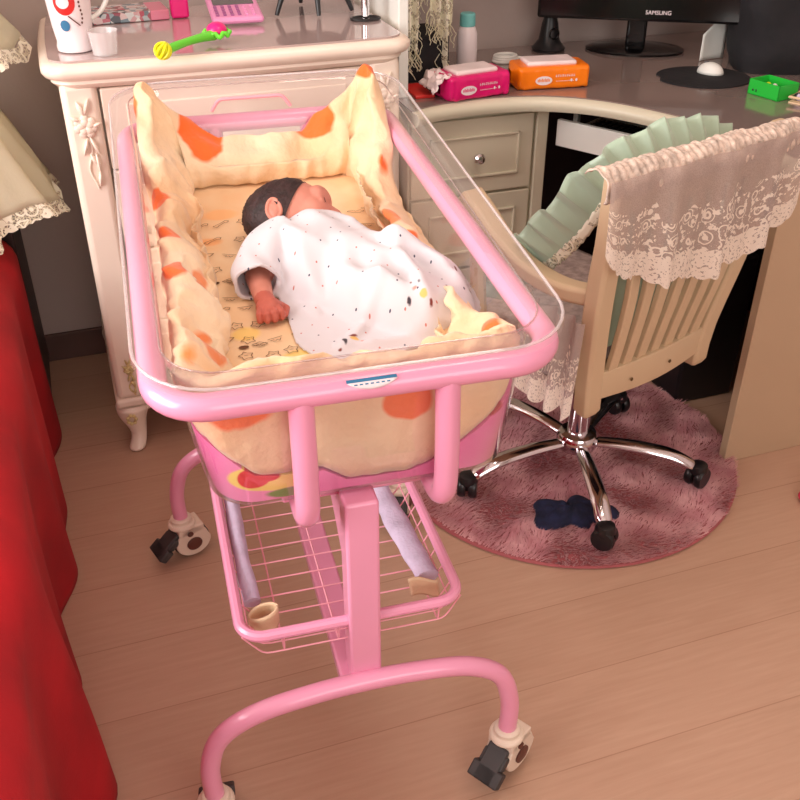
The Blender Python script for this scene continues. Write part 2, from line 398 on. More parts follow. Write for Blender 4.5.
# casters
def make_caster():
    hm = MB()
    for s in (-1, 1):   # two cheeks
        prof = []
        for k in range(28):
            a = 2*PI*k/28; x = .036*math.cos(a); z = .040+.036*math.sin(a)
            if z > .045: x *= .9; z = z*1.12-.004
            prof.append((x, z))
        hm.prism([(x, z) for x, z in prof], -.004, .004, Matrix(((1,0,0,0.012),(0,0,1,s*.018),(0,1,0,.004),(0,0,0,1))))
    hm.box(-.016,-.022,.066,.036,.022,.084)
    hm.lathe([(.026,.082),(.027,.088),(.024,.092),(.020,.093),(.020,.102),(.017,.106)], 24)
    h = hm.build('caster', M['caster'], crib, bevel=.0025)
    w = MB().lathe([(.012,-.012),(.034,-.012),(.0375,-.007),(.0375,.007),(.034,.012),(.012,.012)], 28, c=(.012,0,.0385), M=Matrix.Rotation(PI/2,4,'X')).build('wheel', M['rubber'], h)
    for s in (-1,1):
        MB().lathe([(.0155,0),(.0155,.003),(.012,.0042)], 20, c=(.012,s*.0218,.040), M=Matrix.Rotation(-s*PI/2,4,'X')).lathe([(.006,0),(.006,.003),(.004,.004)], 14, c=(.006,s*.0218,.069), M=Matrix.Rotation(-s*PI/2,4,'X')).build('hub_cap', M['hub'], h)
    b = MB(); T = Matrix.Translation((-.016,0,.066)) @ Matrix.Rotation(math.radians(-42),4,'Y')
    b.box(-.052,-.0135,-.008,.004,.0135,.006,T); b.box(-.052,-.021,-.010,-.028,.021,.006,T); b.box(-.028,-.0165,-.010,-.006,.0165,.004,T)
    bp_ = b.build('brake_pedal', M['rubber'], h, bevel=.003)
    for v in bp_.data.vertices: v.co.y *= 1.25; v.co.x = -.012+(v.co.x+.012)*1.12; v.co.z = .066+(v.co.z-.066)*1.12
    return h
c0 = make_caster()
for i, (u, v, a) in enumerate(((.244,0,35),(-.244,0,-92),(-.244,.70,20),(.244,.70,70))):
    o = c0 if i == 0 else copy_tree(c0, crib)
    o.location = (u, v, 0); o.rotation_euler = (0,0,math.radians(a)); o.scale = (1.12,1.12,1.0)
# basket
bu0, bu1, bv0, bv1, bz = -.172, .160, .022, .60, .402
def brt(v, d=0): return bz-d+.0*v
bas = MB().tube([(u, v, bz) for u, v in rrect(bu0,bu1,bv0,bv1,.035)], .0085, 10, closed=True).build('basket', M['pink'], crib)
m = MB(); bd = .042
wb0, wb1, wv0, wv1 = bu0+.03, bu1-.025, bv0+.006, bv1-.03
for i in range(15):
    v = lerp(wv0, wv1, i/14)
    m.tube(fillet([(bu0,v,bz),(wb0,v,bz-bd),(wb1,v,bz-bd),(bu1,v,bz)],.012,3), .0013, 6)
for u in (wb0+.03, -.03, .03, wb1-.01):
    m.tube(fillet([(u,bv0,bz),(u,wv0,bz-bd-.002),(u,wv1,bz-bd-.002),(u,bv1,bz)],.012,3), .0016, 6)
for d, e in ((.021,.012),):
    m.tube([(u, v, bz-d) for u, v in rrect(bu0+e,bu1-e,bv0+e*.4,bv1-e*.4,.03,4,4)], .0012, 6, closed=True)
m.build('wire_mesh', M['pinkwire'], bas)
# sticker on the front rim
m = MB(); R = .0189
def rimpt(a, u): return (u, -R*math.sin(a), .818+R*math.cos(a))
m.grid(14, 6, lambda a, b: rimpt(math.radians(34+b*42*(math.sin(PI*clamp(a*.9+.05)))**.6), -.012+a*.062), mi=0)
st = m.build('sticker', M['inkw'], crib, fix=True, solid=.0004)
plab(st, 'small blue and white half-oval sticker')
m = MB(); R = .0192
m.grid(12, 3, lambda a, b: rimpt(math.radians(32+b*13), -.013+a*.063))
for k in range(7): m.grid(3, 3, lambda a, b, k=k: rimpt(math.radians(52+b*5), -.004+k*.0068+a*.004))
m.build('sticker_print', M['blue'], st, fix=True)

# basin levels: zf, zb, u0, u1, v0, v1, r
LV = [(.632,.710,-.188,.232,.032,.87,.065), (.818,.872,-.219,.259,.024,.921,.075), (.850,.945,-.224,.266,.018,.945,.070)]
RL = []
for zf, zb, a, b, c, d, r in LV:
    RL.append([Vector((u, v, zt(v, zf, zb))) for u, v in rrect(a,b,c,d,r)])
NS = len(RL[0])
def level(zf, zb, a, b, c, d, r): return [Vector((u, v, zt(v, zf, zb))) for u, v in rrect(a,b,c,d,r)]
bl = level(.628,.706,-.160,.20,.06,.84,.06)
b1 = level(.626,.704,-.180,.224,.040,.862,.065)
f1 = level(.853,.948,-.230,.272,.012,.951,.076); f2 = level(.852,.947,-.258,.298,-.016,.975,.10); f3 = level(.842,.937,-.261,.301,-.019,.978,.103)
edge_m = acrylic('acrylic_edge', (.95,.93,.94), .28)
basin = MB().rings([bl,b1,RL[0],RL[1],RL[2],f1,f2,f3], cap0=True, cap1=False).build('clear_basin', M['acrylic'], crib, ang=60)
plab(basin, 'clear acrylic basin with a turned-out lip')
MB().tube(f2, .0022, 8, closed=True).build('lip_edge', edge_m, basin)
MB().tube([p+Vector((0,0,.001)) for p in RL[2]], .0013, 8, closed=True).build('inner_edge', acrylic('acrylic_inner_edge', (.75,.66,.64), .15), basin)
# small handle slot frame moulded on the head wall
hp = []
for u, w in ((-.07,0),(-.055,.022),(.07,.022),(.085,0)): hp.append((u, .930, .900+w))
MB().tube(fillet(hp,.01,4), .0035, 8).build('moulded_handle', M['pinkwire'], crib)

def inward(s):
    a = RL[1][(s-1) % NS]; b = RL[1][(s+1) % NS]; t = (b-a); t.z = 0; t.normalize(); return Vector((-t.y, t.x, 0))
def wallp(s, tau):
    tau = clamp(tau, -.2, 2.6)
    if tau <= 1: return RL[0][s]+(RL[1][s]-RL[0][s])*tau
    return RL[1][s]+(RL[2][s]-RL[1][s])*(tau-1)
INW = [inward(s) for s in range(NS)]
def sheetz(v): return .722+.080*v
# top/bottom of the quilt all round, as a function of the wall point
def qtop(p):
    u, v = p.x-.015, p.y
    if v > .66:
        k = sstep(.66,.91,v)
        c = clamp(abs(u)/.235)
        zc = lerp(.862, .978, clamp((c-.35)/.6)**1.1)
        side = .842 if u < 0 else .805
        return lerp(side+.01*k, zc, k)
    z = .838 if u < 0 else .800
    if v < .22:
        k = 1-sstep(.03,.22,v); z = lerp(z, .838, k)
    return z
def qbot(p):
    u, v = p.x-.015, p.y
    base = zt(v,.632,.710)
    if v < .12:
        return base+.018+.10*sstep(.07,.27,u)+.026*sstep(.02,.07,-u)+.065*sstep(.14,.24,-u)
    return base+.045
def qz(s, z):   # wall point at height z
    p0 = RL[0][s]; p1 = RL[1][s]; p2 = RL[2][s]
    if z <= p1.z: t = (z-p0.z)/(p1.z-p0.z); return p0+(p1-p0)*t
    t = (z-p1.z)/(p2.z-p1.z); t = min(t, 1.05); q = p1+(p2-p1)*t; q = Vector((q.x,q.y,z)); return q
def quilt():
    m = MB(); R = []
    K = 5
    for si in range(NS*K):
        s = si//K; fr = (si % K)/K
        s2 = (s+1) % NS
        w = lambda z: qz(s,z).lerp(qz(s2,z), fr)
        n = (INW[s].lerp(INW[s2], fr)).normalized()
        p1 = RL[1][s].lerp(RL[1][s2], fr)
        zt_, zb_ = qtop(p1), qbot(p1); sh = sheetz(p1.y)
        back = sstep(.78,.90,p1.y); th = lerp(.062,.085,back)
        if p1.x > .2 and .2 < p1.y < .65: th = .05
        high = sstep(.87,.96,zt_)
        prof = [(.006,zb_),(.004,lerp(zb_,zt_,.33)),(.004,lerp(zb_,zt_,.66)),(.008,zt_-.022),(.018,zt_-.006),(.03,zt_)]
        zi = lerp(zt_, max(sh+.07,zt_-.10), high)
        th1 = lerp(th*.85, th*.5, high)
        prof += [(lerp(.043,.036,high),zt_-.006),(th1,lerp(zt_-.022,zt_-.04,high)),(th+.006,lerp(zt_-.05,lerp(zi,sh,.3),high)),(th+.014,sh+.035),(th+.012,sh+.012),(th,sh-.004),(.03,sh-.012),(.015,zb_+.002)]
        # gap between quilt and right wall
        slump = .02*sstep(.16,.22,p1.x)*sstep(.12,.25,p1.y)*(1-sstep(.66,.78,p1.y))
        row = []
        pf = smooth_path([(d,z,0) for d,z in prof[:12]],3)[:-1]; prof2 = [(p.x,p.y,i/3) for i,p in enumerate(pf)]+[(d,z,11+i) for i,(d,z) in enumerate(prof[11:])]
        for d, z, k in prof2:
            top = sstep(zb_+.05, zt_, z)
            q = w(z)+n*(d+slump*top); q.z = z
            a = noise.noise(Vector((q.x*11, q.y*11, z*14))); b = noise.noise(Vector((q.x*28+5, q.y*28, z*16))); c = noise.noise(Vector((p1.x*45, p1.y*45, z*9)))
            amt = 1 if 4 <= k <= 11 else (.35 if k < 4 else 0)
            e_ = noise.noise(Vector((q.x*34+9, q.y*15, z*30)))
            q += n*amt*(.016*a-.018*abs(b)+.005-.004*abs(c)+.003*e_)
            if 3 <= k <= 8: q.z += .012*a+.010*b
            if k < 4: q -= n*min(0, 0)
            row.append(q)
        R.append(row)
    # keep the cloth off the wall
    m.rings(R, closed=True, cap0=False, cap1=False, loop=True)
    return m
Qx = srgb(252,222,176)
t = NT('cream_orange_blotch_cotton'); qc = t.coord()
OR = srgb(244,112,40); OR2 = srgb(250,166,92); OR3 = srgb(238,140,80)
qb = t.ramp(t.noise(qc,5,3).outputs[0], [(.35,srgb(240,198,152)),(.65,srgb(246,222,188))])
spots = [((-.225,.88,.935),(.022,.05,.026),OR),((-.100,.89,.872),(.042,.08,.060),OR),((-.20,.66,.84),(.028,.03,.026),OR),((.120,.90,.885),(.044,.07,.040),OR),((.235,.91,.968),(.022,.03,.018),OR),
 ((.17,.80,.90),(.014,.03,.04),OR2),((.225,.70,.86),(.02,.03,.036),OR),((.19,.56,.80),(.02,.028,.03),OR3),((.20,.47,.80),(.025,.022,.03),OR),((.235,.36,.80),(.03,.04,.03),OR2),((.20,.11,.80),(.045,.03,.03),OR),((.255,.02,.84),(.03,.03,.025),OR2),
 ((-.19,.50,.83),(.02,.024,.022),OR),((-.165,.37,.80),(.03,.05,.014),OR3),((-.19,.36,.84),(.022,.03,.02),OR),((-.15,.18,.80),(.03,.045,.02),OR3),((-.17,.10,.84),(.03,.03,.016),OR2),
 ((.077,.04,.765),(.033,.05,.030),OR),((-.14,.05,.78),(.045,.05,.022),OR),((.17,.86,.82),(.03,.03,.02),OR2)]
t.set(Base_Color=blobs(t, qb, spots, qc, 22, .022, .0025), Roughness=.85, Sheen_Weight=.3)
t.bump(t.noise(t.mapping(qc, sc=(1,.6,1)),22,4).outputs[0], .5, .02); M['quilt'] = t.m
q = quilt().build('crib_quilt', M['quilt'], None, CO, CRZ, ang=0)
tag(q, 'cream quilt with orange blotches, puffed up around the inside of the basin', 'quilt')

# pink cartoon mattress under everything
def mattress():
    R = []
    for off, zz in ((.05,0),(.004,0),(.003,.5),(.004,1),(.02,1),(.03,.55),(.06,.5)):
        row = []
        for s in range(NS):
            p = RL[1][s]; zb_ = zt(p.y,.632,.710)+.002; ztp = qbot(p)-.004
            if zz <= .501: z = lerp(zb_, ztp, zz)
            else: z = lerp(zb_, ztp, zz)
            if off >= .03 and zz > 0: z = min(z, sheetz(p.y)-.02)
            q = qz(s, z)+INW[s]*(off+.001); q.z = z; row.append(q)
        R.append(row)
    return MB().rings(R)
t = NT('pink_cartoon_vinyl'); c_ = t.coord()
pk = t.ramp(t.noise(c_,7,2).outputs[0], [(.4,srgb(236,112,176)),(.6,srgb(246,150,200))])
it = [((-.105,.05,.676),(.058,.09,.024),srgb(250,226,120)),((-.130,.05,.676),(.021,.09,.017),srgb(222,30,40)),((-.112,.05,.677),(.016,.09,.009),srgb(222,30,40)),((-.085,.05,.646),(.030,.09,.008),srgb(110,150,60)),
      ((.045,.05,.668),(.035,.08,.012),srgb(246,214,130)),((.185,.09,.725),(.035,.08,.012),srgb(200,40,80)),((.135,.07,.70),(.02,.08,.010),srgb(90,110,130)),((-.165,.12,.75),(.02,.05,.03),srgb(214,110,214))]
t.set(Base_Color=blobs(t, pk, it, c_, 14, .01, .001), Roughness=.5); M['vinyl'] = t.m
tag(mattress().build('cot_mattress', M['vinyl'], None, CO, CRZ, ang=50), 'thin pink mattress with cartoon print at the bottom of the clear basin', 'mattress')

# printed sheet
t = NT('printed_cream_cotton'); c_ = t.coord()
sb = t.ramp(t.noise(c_,9,3).outputs[0], [(.4,srgb(240,198,150)),(.62,srgb(244,212,172))])
t.set(Base_Color=blobs(t, sb, [((-.12,.60,.77),(.02,.014,.05),srgb(246,180,120)),((-.09,.70,.77),(.03,.02,.05),srgb(248,190,130)),((-.10,.30,.75),(.02,.018,.05),srgb(250,214,130)),((-.03,.22,.74),(.03,.02,.05),srgb(250,216,130))], c_, 30,.01,.004), Roughness=.9, Sheen_Weight=.2)
t.bump(t.noise(c_,40,3).outputs[0], .12, .004); M['sheet'] = t.m
def shp(a, b):
    u = lerp(-.175,.215,a); v = lerp(.072,.86,b)
    return (u, v, sheetz(v)+.0015*noise.noise(Vector((u*12,v*12,3))))
m = MB(); m.grid(40, 70, shp)
base_ = [(x,y,z-.012) for x,y,z in m.v]
sheet = m.build('crib_sheet', M['sheet'], None, CO, CRZ, solid=0)
sheet.modifiers.new('so','SOLIDIFY').thickness = .008; sheet.modifiers['so'].offset = -1
tag(sheet, 'peach cotton sheet printed with small brown line drawings, under the baby', 'sheet')
m = MB(); rr = random.Random(3)
def stroke(u, v, pts, w=.0011):
    P = [Vector((u+a, v+b, sheetz(v+b)+.0022)) for a, b in pts]
    for i in range(len(P)-1):
        d = (P[i+1]-P[i]); n_ = Vector((-d.y, d.x, 0)).normalized()*w*.5
        m.add([P[i]-n_, P[i+1]-n_, P[i+1]+n_, P[i]+n_], [(0,1,2,3)])
def motif(u, v, kind, a):
    c, s = math.cos(a), math.sin(a)
    R_ = lambda L: [(x*c-y*s, x*s+y*c) for x, y in L]
    if kind == 0:
        stroke(u, v, R_([(-.016,0),(-.008,.004),(0,.0),(.008,.005),(.016,0),(.006,-.006),(-.006,-.005),(-.016,0)]))
    elif kind == 1:
        stroke(u, v, R_([(-.012,0),(.012,.0)])); stroke(u, v, R_([(-.009,-.004),(-.003,-.004)])); stroke(u, v, R_([(.0,-.005),(.004,-.009),(.008,-.004)])); stroke(u, v, R_([(-.006,-.008),(.0,-.008)]))
    elif kind == 2:
        stroke(u, v, R_([(.009*math.cos(k*PI/5)*(1.3 if k % 2 else .8), .008*math.sin(k*PI/5)*(1.3 if k % 2 else .8)) for k in range(11)]))
        stroke(u, v, R_([(-.003,0),(.003,.001)]))
    else:
        stroke(u, v, R_([(-.016,-.006),(-.010,-.012),(-.004,-.004),(.006,.004),(.012,.004),(.014,.010),(.008,.012),(.0,.004),(-.010,-.002),(-.016,-.006)]))
spots_ = []
for j, v in enumerate([.10,.145,.19,.235,.28,.325,.37,.41,.455,.50,.545,.6,.66]):
    for i, u in enumerate([-.135,-.095,-.055,-.015,.025,.065,.105,.145,.18]):
        uu = u+rr.uniform(-.008,.008)+(.02 if j % 2 else 0); vv = v+rr.uniform(-.006,.006)
        if -.155 < uu < .185: motif(uu, vv, rr.choice((0,1,1,2,2,3)), rr.uniform(-.4,.4)); spots_.append((uu,vv))
for u, v in ((-.128,.455),(-.108,.262),(-.125,.15),(.05,.14)):
    k = [(.0065*math.cos(q*PI/5)*1.2, .0045*math.sin(q*PI/5)) for q in range(10)]
    z0 = len(m.v); m.add([(u+a, v+b, sheetz(v+b)+.0023) for a, b in k], [tuple(range(10))])
    k = [(.024+.010*math.cos(q*PI/2)*1.2, .003+.006*math.sin(q*PI/2)) for q in range(4)]
    stroke(u, v, k+[k[0]]); stroke(u, v, [(.014,0),(.034,.006)]); stroke(u, v, [(.018,.006),(.030,-.002)])
m.build('printed_motif', M['ink'], sheet, fix=False)['kind'] = 'stuff'

# ------------------------------------------------------------------ the baby (crib axes)
per = tag(empty('person', CO, CRZ), 'sleeping newborn with dark hair in a white dotted gown, lying in the bassinet', 'baby')
def zsh(v): return sheetz(v)
HC = Vector((.015, .556, zsh(.56)+.052))
Hm = Matrix.Rotation(math.radians(-14),4,'Z') @ Matrix.Rotation(math.radians(-10),4,'Y') @ Matrix.Rotation(math.radians(36),4,'X')   # local x = face, y = crown, z = up side of head
b = MB()
def hp_(x, y, z): return HC+Hm.to_3x3()@Vector((x, y, z))
b.ell(hp_(-.004,.006,0), (.068,.062,.050), 24, 16, Hm.to_3x3())
b.ell(hp_(-.022,.004,0), (.054,.055,.049), 24, 16, Hm.to_3x3())
b.ell(hp_(.036,-.012,.0), (.038,.044,.042), 20, 14, Hm.to_3x3())      # face
b.ell(hp_(.040,-.026,.012), (.024,.022,.026), 16, 10, Hm.to_3x3())     # cheek
b.ell(hp_(.052,.020,.0), (.022,.026,.034), 16, 10, Hm.to_3x3())        # brow
b.cap(hp_(.066,.006,.002), hp_(.080,-.012,.002), .006, .0088)          # nose
b.ell(hp_(.074,-.016,.008), (.006,.006,.006), 10, 8)                   # nostril
b.ell(hp_(.066,-.034,.0), (.012,.010,.014), 12, 8, Hm.to_3x3())        # mouth area
b.ell(hp_(.056,-.050,.0), (.013,.012,.014), 12, 8, Hm.to_3x3())        # chin
b.ell(hp_(.058,.004,.022), (.010,.007,.010), 12, 8, Hm.to_3x3())       # closed eye lid
b.cap(hp_(-.004,-.036,-.006), (.040,.47,zsh(.47)+.042), .030, .032)     # neck
b.cap((.03,.46,zsh(.46)+.042), (.10,.38,zsh(.38)+.040), .040, .038)    # chest
b.cap((.10,.38,zsh(.38)+.040), (.14,.33,zsh(.33)+.038), .038, .034)
b.cap((.14,.33,zsh(.33)+.030), (.195,.345,zsh(.345)+.026), .024, .017)    # thighs
b.cap((.195,.345,zsh(.345)+.024), (.185,.285,zsh(.285)+.016), .015, .011)
b.cap((.12,.32,zsh(.32)+.028), (.165,.28,zsh(.28)+.024), .024, .017)
b.cap((.165,.28,zsh(.28)+.022), (.15,.25,zsh(.25)+.013), .014, .010)
sh_, el_, wr_ = Vector((-.010,.455,zsh(.455)+.044)), Vector((-.062,.425,zsh(.425)+.022)), Vector((-.062,.362,zsh(.362)+.018))
b.cap(sh_, el_, .024, .020); b.cap(el_, wr_, .0205, .0155)
body = b.build('body', M['skin'], per, remesh=.0028, smoothit=3)
# hand: palm and five curled fingers resting on the sheet
h = MB()
pc = Vector((-.058,.338,zsh(.338)+.018))
h.cap(wr_, pc+Vector((0,.004,0)), .0155, .016); h.ell(pc, (.0205,.019,.0135), 18, 12)
h.cap(pc+Vector((-.010,-.004,0)), pc+Vector((-.012,-.012,-.001)), .009, .008)
for k, (du, L, r) in enumerate(((-.0165,.015,.0052),(-.0060,.018,.0056),(.0045,.0175,.0056),(.0145,.013,.0050))):
    a0 = pc+Vector((du*.9,-.012,.002)); a1 = pc+Vector((du*1.1,-.012-L*.72,.001)); a2 = pc+Vector((du*1.12,-.012-L*.95,-.008)); a3 = pc+Vector((du*1.0,-.012-L*.45,-.0135))
    h.cap(a0,a1,r*1.08,r,10); h.cap(a1,a2,r,r*.92,10); h.cap(a2,a3,r*.92,r*.85,10)
h.cap(pc+Vector((.016,.008,-.002)), pc+Vector((.026,-.004,-.004)), .0065,.0058,10); h.cap(pc+Vector((.026,-.004,-.004)), pc+Vector((.022,-.018,-.007)), .0058,.005,10)
plab(h.build('hand', M['skind'], per, remesh=.0013, smoothit=2), 'reddish little hand with curled fingers')
# ear
e = MB(); ec = hp_(-.016,-.012,.048)
EM = Hm.to_3x3()
ep = [ec+EM@Vector((.0115*math.cos(a)*(1-.1*math.sin(a)), .0175*math.sin(a), .003+.003*math.cos(a-2))) for a in [k*2*PI/24 for k in range(24)]]
e.tube(ep, .0034, 8, closed=True)
e.tube([ec+EM@Vector((.006*math.cos(a), .002+.010*math.sin(a), .003)) for a in [.4+k*3.6/12 for k in range(13)]], .0024, 8)
e.ell(ec+EM@Vector((.002,-.016,.001)), (.005,.005,.004), 10, 8); e.ell(ec+EM@Vector((0,0,-.001)), (.012,.018,.008), 16, 8, EM)
e.build('ear', M['skin'], per, remesh=.0012, smoothit=2)
# hair: a shell over the back and crown
hr = MB(); R_ = []
for i in range(0, 30):
    th = PI*(i+.5)/30*.56
    row = []
    for k in range(60):
        ph = 2*PI*k/60
        # axis of the cap points to back-crown
        d = Vector((math.sin(th)*math.cos(ph), math.sin(th)*math.sin(ph), math.cos(th)))
        ax = Matrix.Rotation(math.radians(-84),3,'Y')   # z -> -x
        d = ax@d; d = Matrix.Rotation(math.radians(-26),3,'Z')@d
        n_ = .0022*noise.noise(d*16)+.0012*noise.noise(d*50)
        r_ = Vector((d.x*.0665, d.y*.0645, d.z*.0535))
        if d.x < 0: r_.x = d.x*.079
        r_ += d*n_
        jag = 1 if i < 27 else .965
        row.append(HC+Hm.to_3x3()@(Vector((-.002,.004,0))+r_*jag*1.012))
    R_.append(row)
hr.rings(R_, cap0=True, cap1=False); hr.build('hair', M['hair'], per, ang=0)
l_ = MB(); l_.cap(hp_(.076,-.030,.004), hp_(.076,-.031,-.010), .0036, .0034, 10); l_.cap(hp_(.074,-.037,.003), hp_(.074,-.037,-.009), .0038,.0036,10)
l_.build('lips', M['lip'], per)
l_ = MB(); l_.tube([hp_(.0665,.004-.002*math.sin(k*PI/6),.018+k*.0028) for k in range(7)], .0006, 6); l_.build('eyelashes', M['hair'], per)

# gown as a draped height field
OUT = [(-.052,.462),(-.042,.488),(-.014,.520),(.045,.545),(.100,.540),(.140,.512),(.168,.47),(.200,.455),(.236,.41),(.264,.36),(.272,.315),(.255,.262),(.215,.218),(.16,.205),(.11,.196),(.05,.188),(.0,.20),(-.030,.245),(-.036,.30),(-.034,.35),(-.042,.40),(-.052,.45)]
OUTS = [(p.x,p.y) for p in smooth_path([(x,y,0) for x,y in OUT+[OUT[0]]],4)[:-1]]
def inside(x, y):
    c = False; n = len(OUTS)
    for i in range(n):
        x1,y1 = OUTS[i]; x2,y2 = OUTS[i-1]
        if (y1 > y) != (y2 > y) and x < (x2-x1)*(y-y1)/(y2-y1)+x1: c = not c
    return c
def edged(x, y):
    best = 9
    n = len(OUTS)
    for i in range(n):
        x1,y1 = OUTS[i-1]; x2,y2 = OUTS[i]; dx,dy = x2-x1,y2-y1
        t_ = clamp(((x-x1)*dx+(y-y1)*dy)/(dx*dx+dy*dy+1e-12)); best = min(best, math.hypot(x-x1-dx*t_, y-y1-dy*t_))
    return best
def segd(x, y, a, b):
    dx,dy = b[0]-a[0], b[1]-a[1]; t_ = clamp(((x-a[0])*dx+(y-a[1])*dy)/(dx*dx+dy*dy)); return math.hypot(x-a[0]-dx*t_, y-a[1]-dy*t_), t_
def gh(x, y):
    hgt = 0
    for a, b_, h0, h1, w in (((.035,.47),(.12,.35),.088,.074,.095),((.12,.35),(.19,.28),.074,.050,.085),((.15,.38),(.225,.35),.080,.060,.055),((.0,.48),(-.03,.43),.080,.058,.045)):
        d, t_ = segd(x, y, a, b_); k = max(0, 1-(d/w)**2); hgt = max(hgt, lerp(h0,h1,t_)*k**.6)
    # cloth folds
    for a, b_, hh, w in (((-.01,.47),(.03,.24),.010,.016),((.06,.33),(.16,.24),.016,.018),((.12,.42),(.21,.33),.012,.014),((.05,.40),(.02,.27),-.010,.018),((.15,.37),(.17,.22),.014,.014),((.20,.34),(.245,.27),.012,.012),((.02,.22),(.16,.215),.008,.010),((.07,.50),(.13,.44),.010,.014),((.09,.36),(.08,.24),-.012,.02),((.03,.53),(.11,.535),.008,.01),((.10,.29),(.03,.22),.010,.012)):
        d, t_ = segd(x, y, a, b_); hgt += 1.5*hh*math.exp(-(d/w)**2)*math.sin(PI*clamp(.15+t_*.7))
    hgt += .008*noise.noise(Vector((x*16,y*16,1)))-.012*abs(noise.noise(Vector((x*14+y*9,y*12-x*8,7))))+.004
    e_ = edged(x, y)
    far = sstep(.42,.56,y)
    return .004+max(.003,hgt)*clamp(1-(1-clamp(e_/lerp(.045,.03,far)))**2)
g = MB(); st = .004; idx = {}; vs = []; 
nx, ny = int(.34/st), int(.41/st)
def gp(i, j): return (-.07+i*st, .18+j*st)
cells = [(i,j) for i in range(nx) for j in range(ny) if inside(gp(i,j)[0]+st/2, gp(i,j)[1]+st/2)]
cs = set(cells); fs = []
def vid(i, j, l):
    if (i,j,l) not in idx:
        x, y = gp(i,j); z = zsh(y)+.0015
        if l: z += gh(x,y)
        idx[(i,j,l)] = len(vs); vs.append((x,y,z))
    return idx[(i,j,l)]
for i, j in cells:
    fs.append((vid(i,j,1),vid(i+1,j,1),vid(i+1,j+1,1),vid(i,j+1,1))); fs.append((vid(i,j,0),vid(i,j+1,0),vid(i+1,j+1,0),vid(i+1,j,0)))
    for (a, b_, c, d) in (((i-1,j),(i,j),(i,j+1),0),((i+1,j),(i+1,j+1),(i+1,j),0),((i,j-1),(i+1,j),(i,j),0),((i,j+1),(i,j+1),(i+1,j+1),0)):
        if a not in cs: fs.append((vid(*b_,1),vid(*c,1),vid(*c,0),vid(*b_,0)))
g.add(vs, fs)
# sleeve over the bent arm, open at the cuff
sl = [Vector((.0,.49,zsh(.49)+.052)),Vector((-.035,.462,zsh(.46)+.046)),Vector((-.060,.432,zsh(.43)+.034)),Vector((-.066,.405,zsh(.40)+.030)),Vector((-.067,.388,zsh(.388)+.030))]
sp_ = smooth_path(sl,5); n_ = len(sp_)
ro = [lerp(.045,.036,i/(n_-1))+.004*(i == n_-1) for i in range(n_)]
def ringof(P, r, n=28, wob=0):
    out = []; 
    for i, p in enumerate(P):
        t_ = (P[min(i+1,len(P)-1)]-P[max(i-1,0)]).normalized(); x = Vector((0,0,1)).cross(t_).normalized(); y = t_.cross(x)
        out.append([p+(x*math.cos(2*PI*k/n)*1.0+y*math.sin(2*PI*k/n)*.85)*(r[i]*(1+wob*math.sin(5*2*PI*k/n+i*.4))) for k in range(n)])
    return out
A = ringof(sp_, ro, wob=.05); B = ringof(sp_, [r-.006 for r in ro], wob=.05)
for rr_ in A+B:
    for p in rr_: p.z = max(p.z, zsh(p.y)+.001)
g.rings(A+B[::-1], cap0=True, cap1=False)
t = NT('white_dotted_muslin'); c_ = t.coord()
vr = t.node('ShaderNodeTexVoronoi', voronoi_dimensions='2D'); vr.inputs['Scale'].default_value = 34; vr.inputs['Randomness'].default_value = .45; t.link(t.mapping(c_, rot=(0,0,.6)), vr.inputs['Vector'])
dot = t.math('LESS_THAN', vr.outputs['Distance'], .048)
wn = t.node('ShaderNodeTexWhiteNoise', noise_dimensions='2D'); t.link(vr.outputs['Position'], wn.inputs['Vector'])
dc = t.mix(t.math('GREATER_THAN', wn.outputs['Value'], .55), srgb(70,72,96), srgb(196,120,110))
gb = t.mix(dot, srgb(216,211,217), dc)
BR = srgb(120,50,44); YE = srgb(238,190,110); PI_ = srgb(236,150,140); DK = srgb(60,50,60)
gi = [((.034,.224,.76),(.0028,.007,.05),DK),((.050,.229,.76),(.007,.006,.05),YE),((.050,.237,.76),(.006,.0025,.05),BR),((.060,.222,.76),(.0025,.003,.05),PI_),((.026,.212,.76),(.003,.002,.05),BR),
 ((.138,.246,.77),(.0035,.004,.06),DK),((.149,.256,.77),(.005,.004,.06),PI_),((.160,.243,.77),(.006,.006,.06),YE),((.146,.266,.77),(.0025,.0025,.06),BR),((.158,.262,.77),(.0025,.003,.06),DK),((.168,.234,.77),(.003,.003,.06),BR),
 ((.236,.322,.78),(.003,.007,.06),BR),((.250,.309,.78),(.008,.003,.06),BR),((.248,.298,.78),(.006,.003,.06),YE),((.205,.27,.77),(.0025,.005,.05),BR)]
t.set(Base_Color=blobs(t, gb, gi, c_, 60, .008, .0008), Roughness=.85, Sheen_Weight=.15)
t.bump(t.noise(c_,60,3).outputs[0], .1, .003); M['gown'] = t.m
plab(g.build('gown', M['gown'], per, remesh=.0032, smoothit=4), 'white cotton gown with tiny dots and printed figures at the hem')

# ------------------------------------------------------------------ things in the basket (crib axes)
def strap(name, pts, w, mt, label, cat, th=.006, tabs=None):
    P = smooth_path(pts, 8); m = MB(); R = []
    for i, p in enumerate(P):
        t_ = (P[min(i+1,len(P)-1)]-P[max(i-1,0)]).normalized(); x = Vector((0,0,1)).cross(t_).normalized(); y = t_.cross(x)
        ww = w*(.9+.18*noise.noise(p*25)); tt = th*(1+.4*noise.noise(p*40+Vector((3,0,0))))
        R.append([p+x*math.cos(2*PI*k/16)*ww*.5+y*math.sin(2*PI*k/16)*tt for k in range(16)])
    m.rings(R); o = m.build(name, mt, None, CO, CRZ)
    tag(o, label, cat, 'cloth strips in the wire basket')
    return o
zb = bz-bd+.011
s1 = strap('rolled_cloth', [(.095,.50,zb+.012),(.104,.40,zb+.012),(.113,.30,zb+.008),(.122,.19,zb+.008),(.130,.10,zb+.01)], .046, M['lav'], 'lavender padded cloth strip lying along the right side of the pink wire basket', 'cloth', .011)
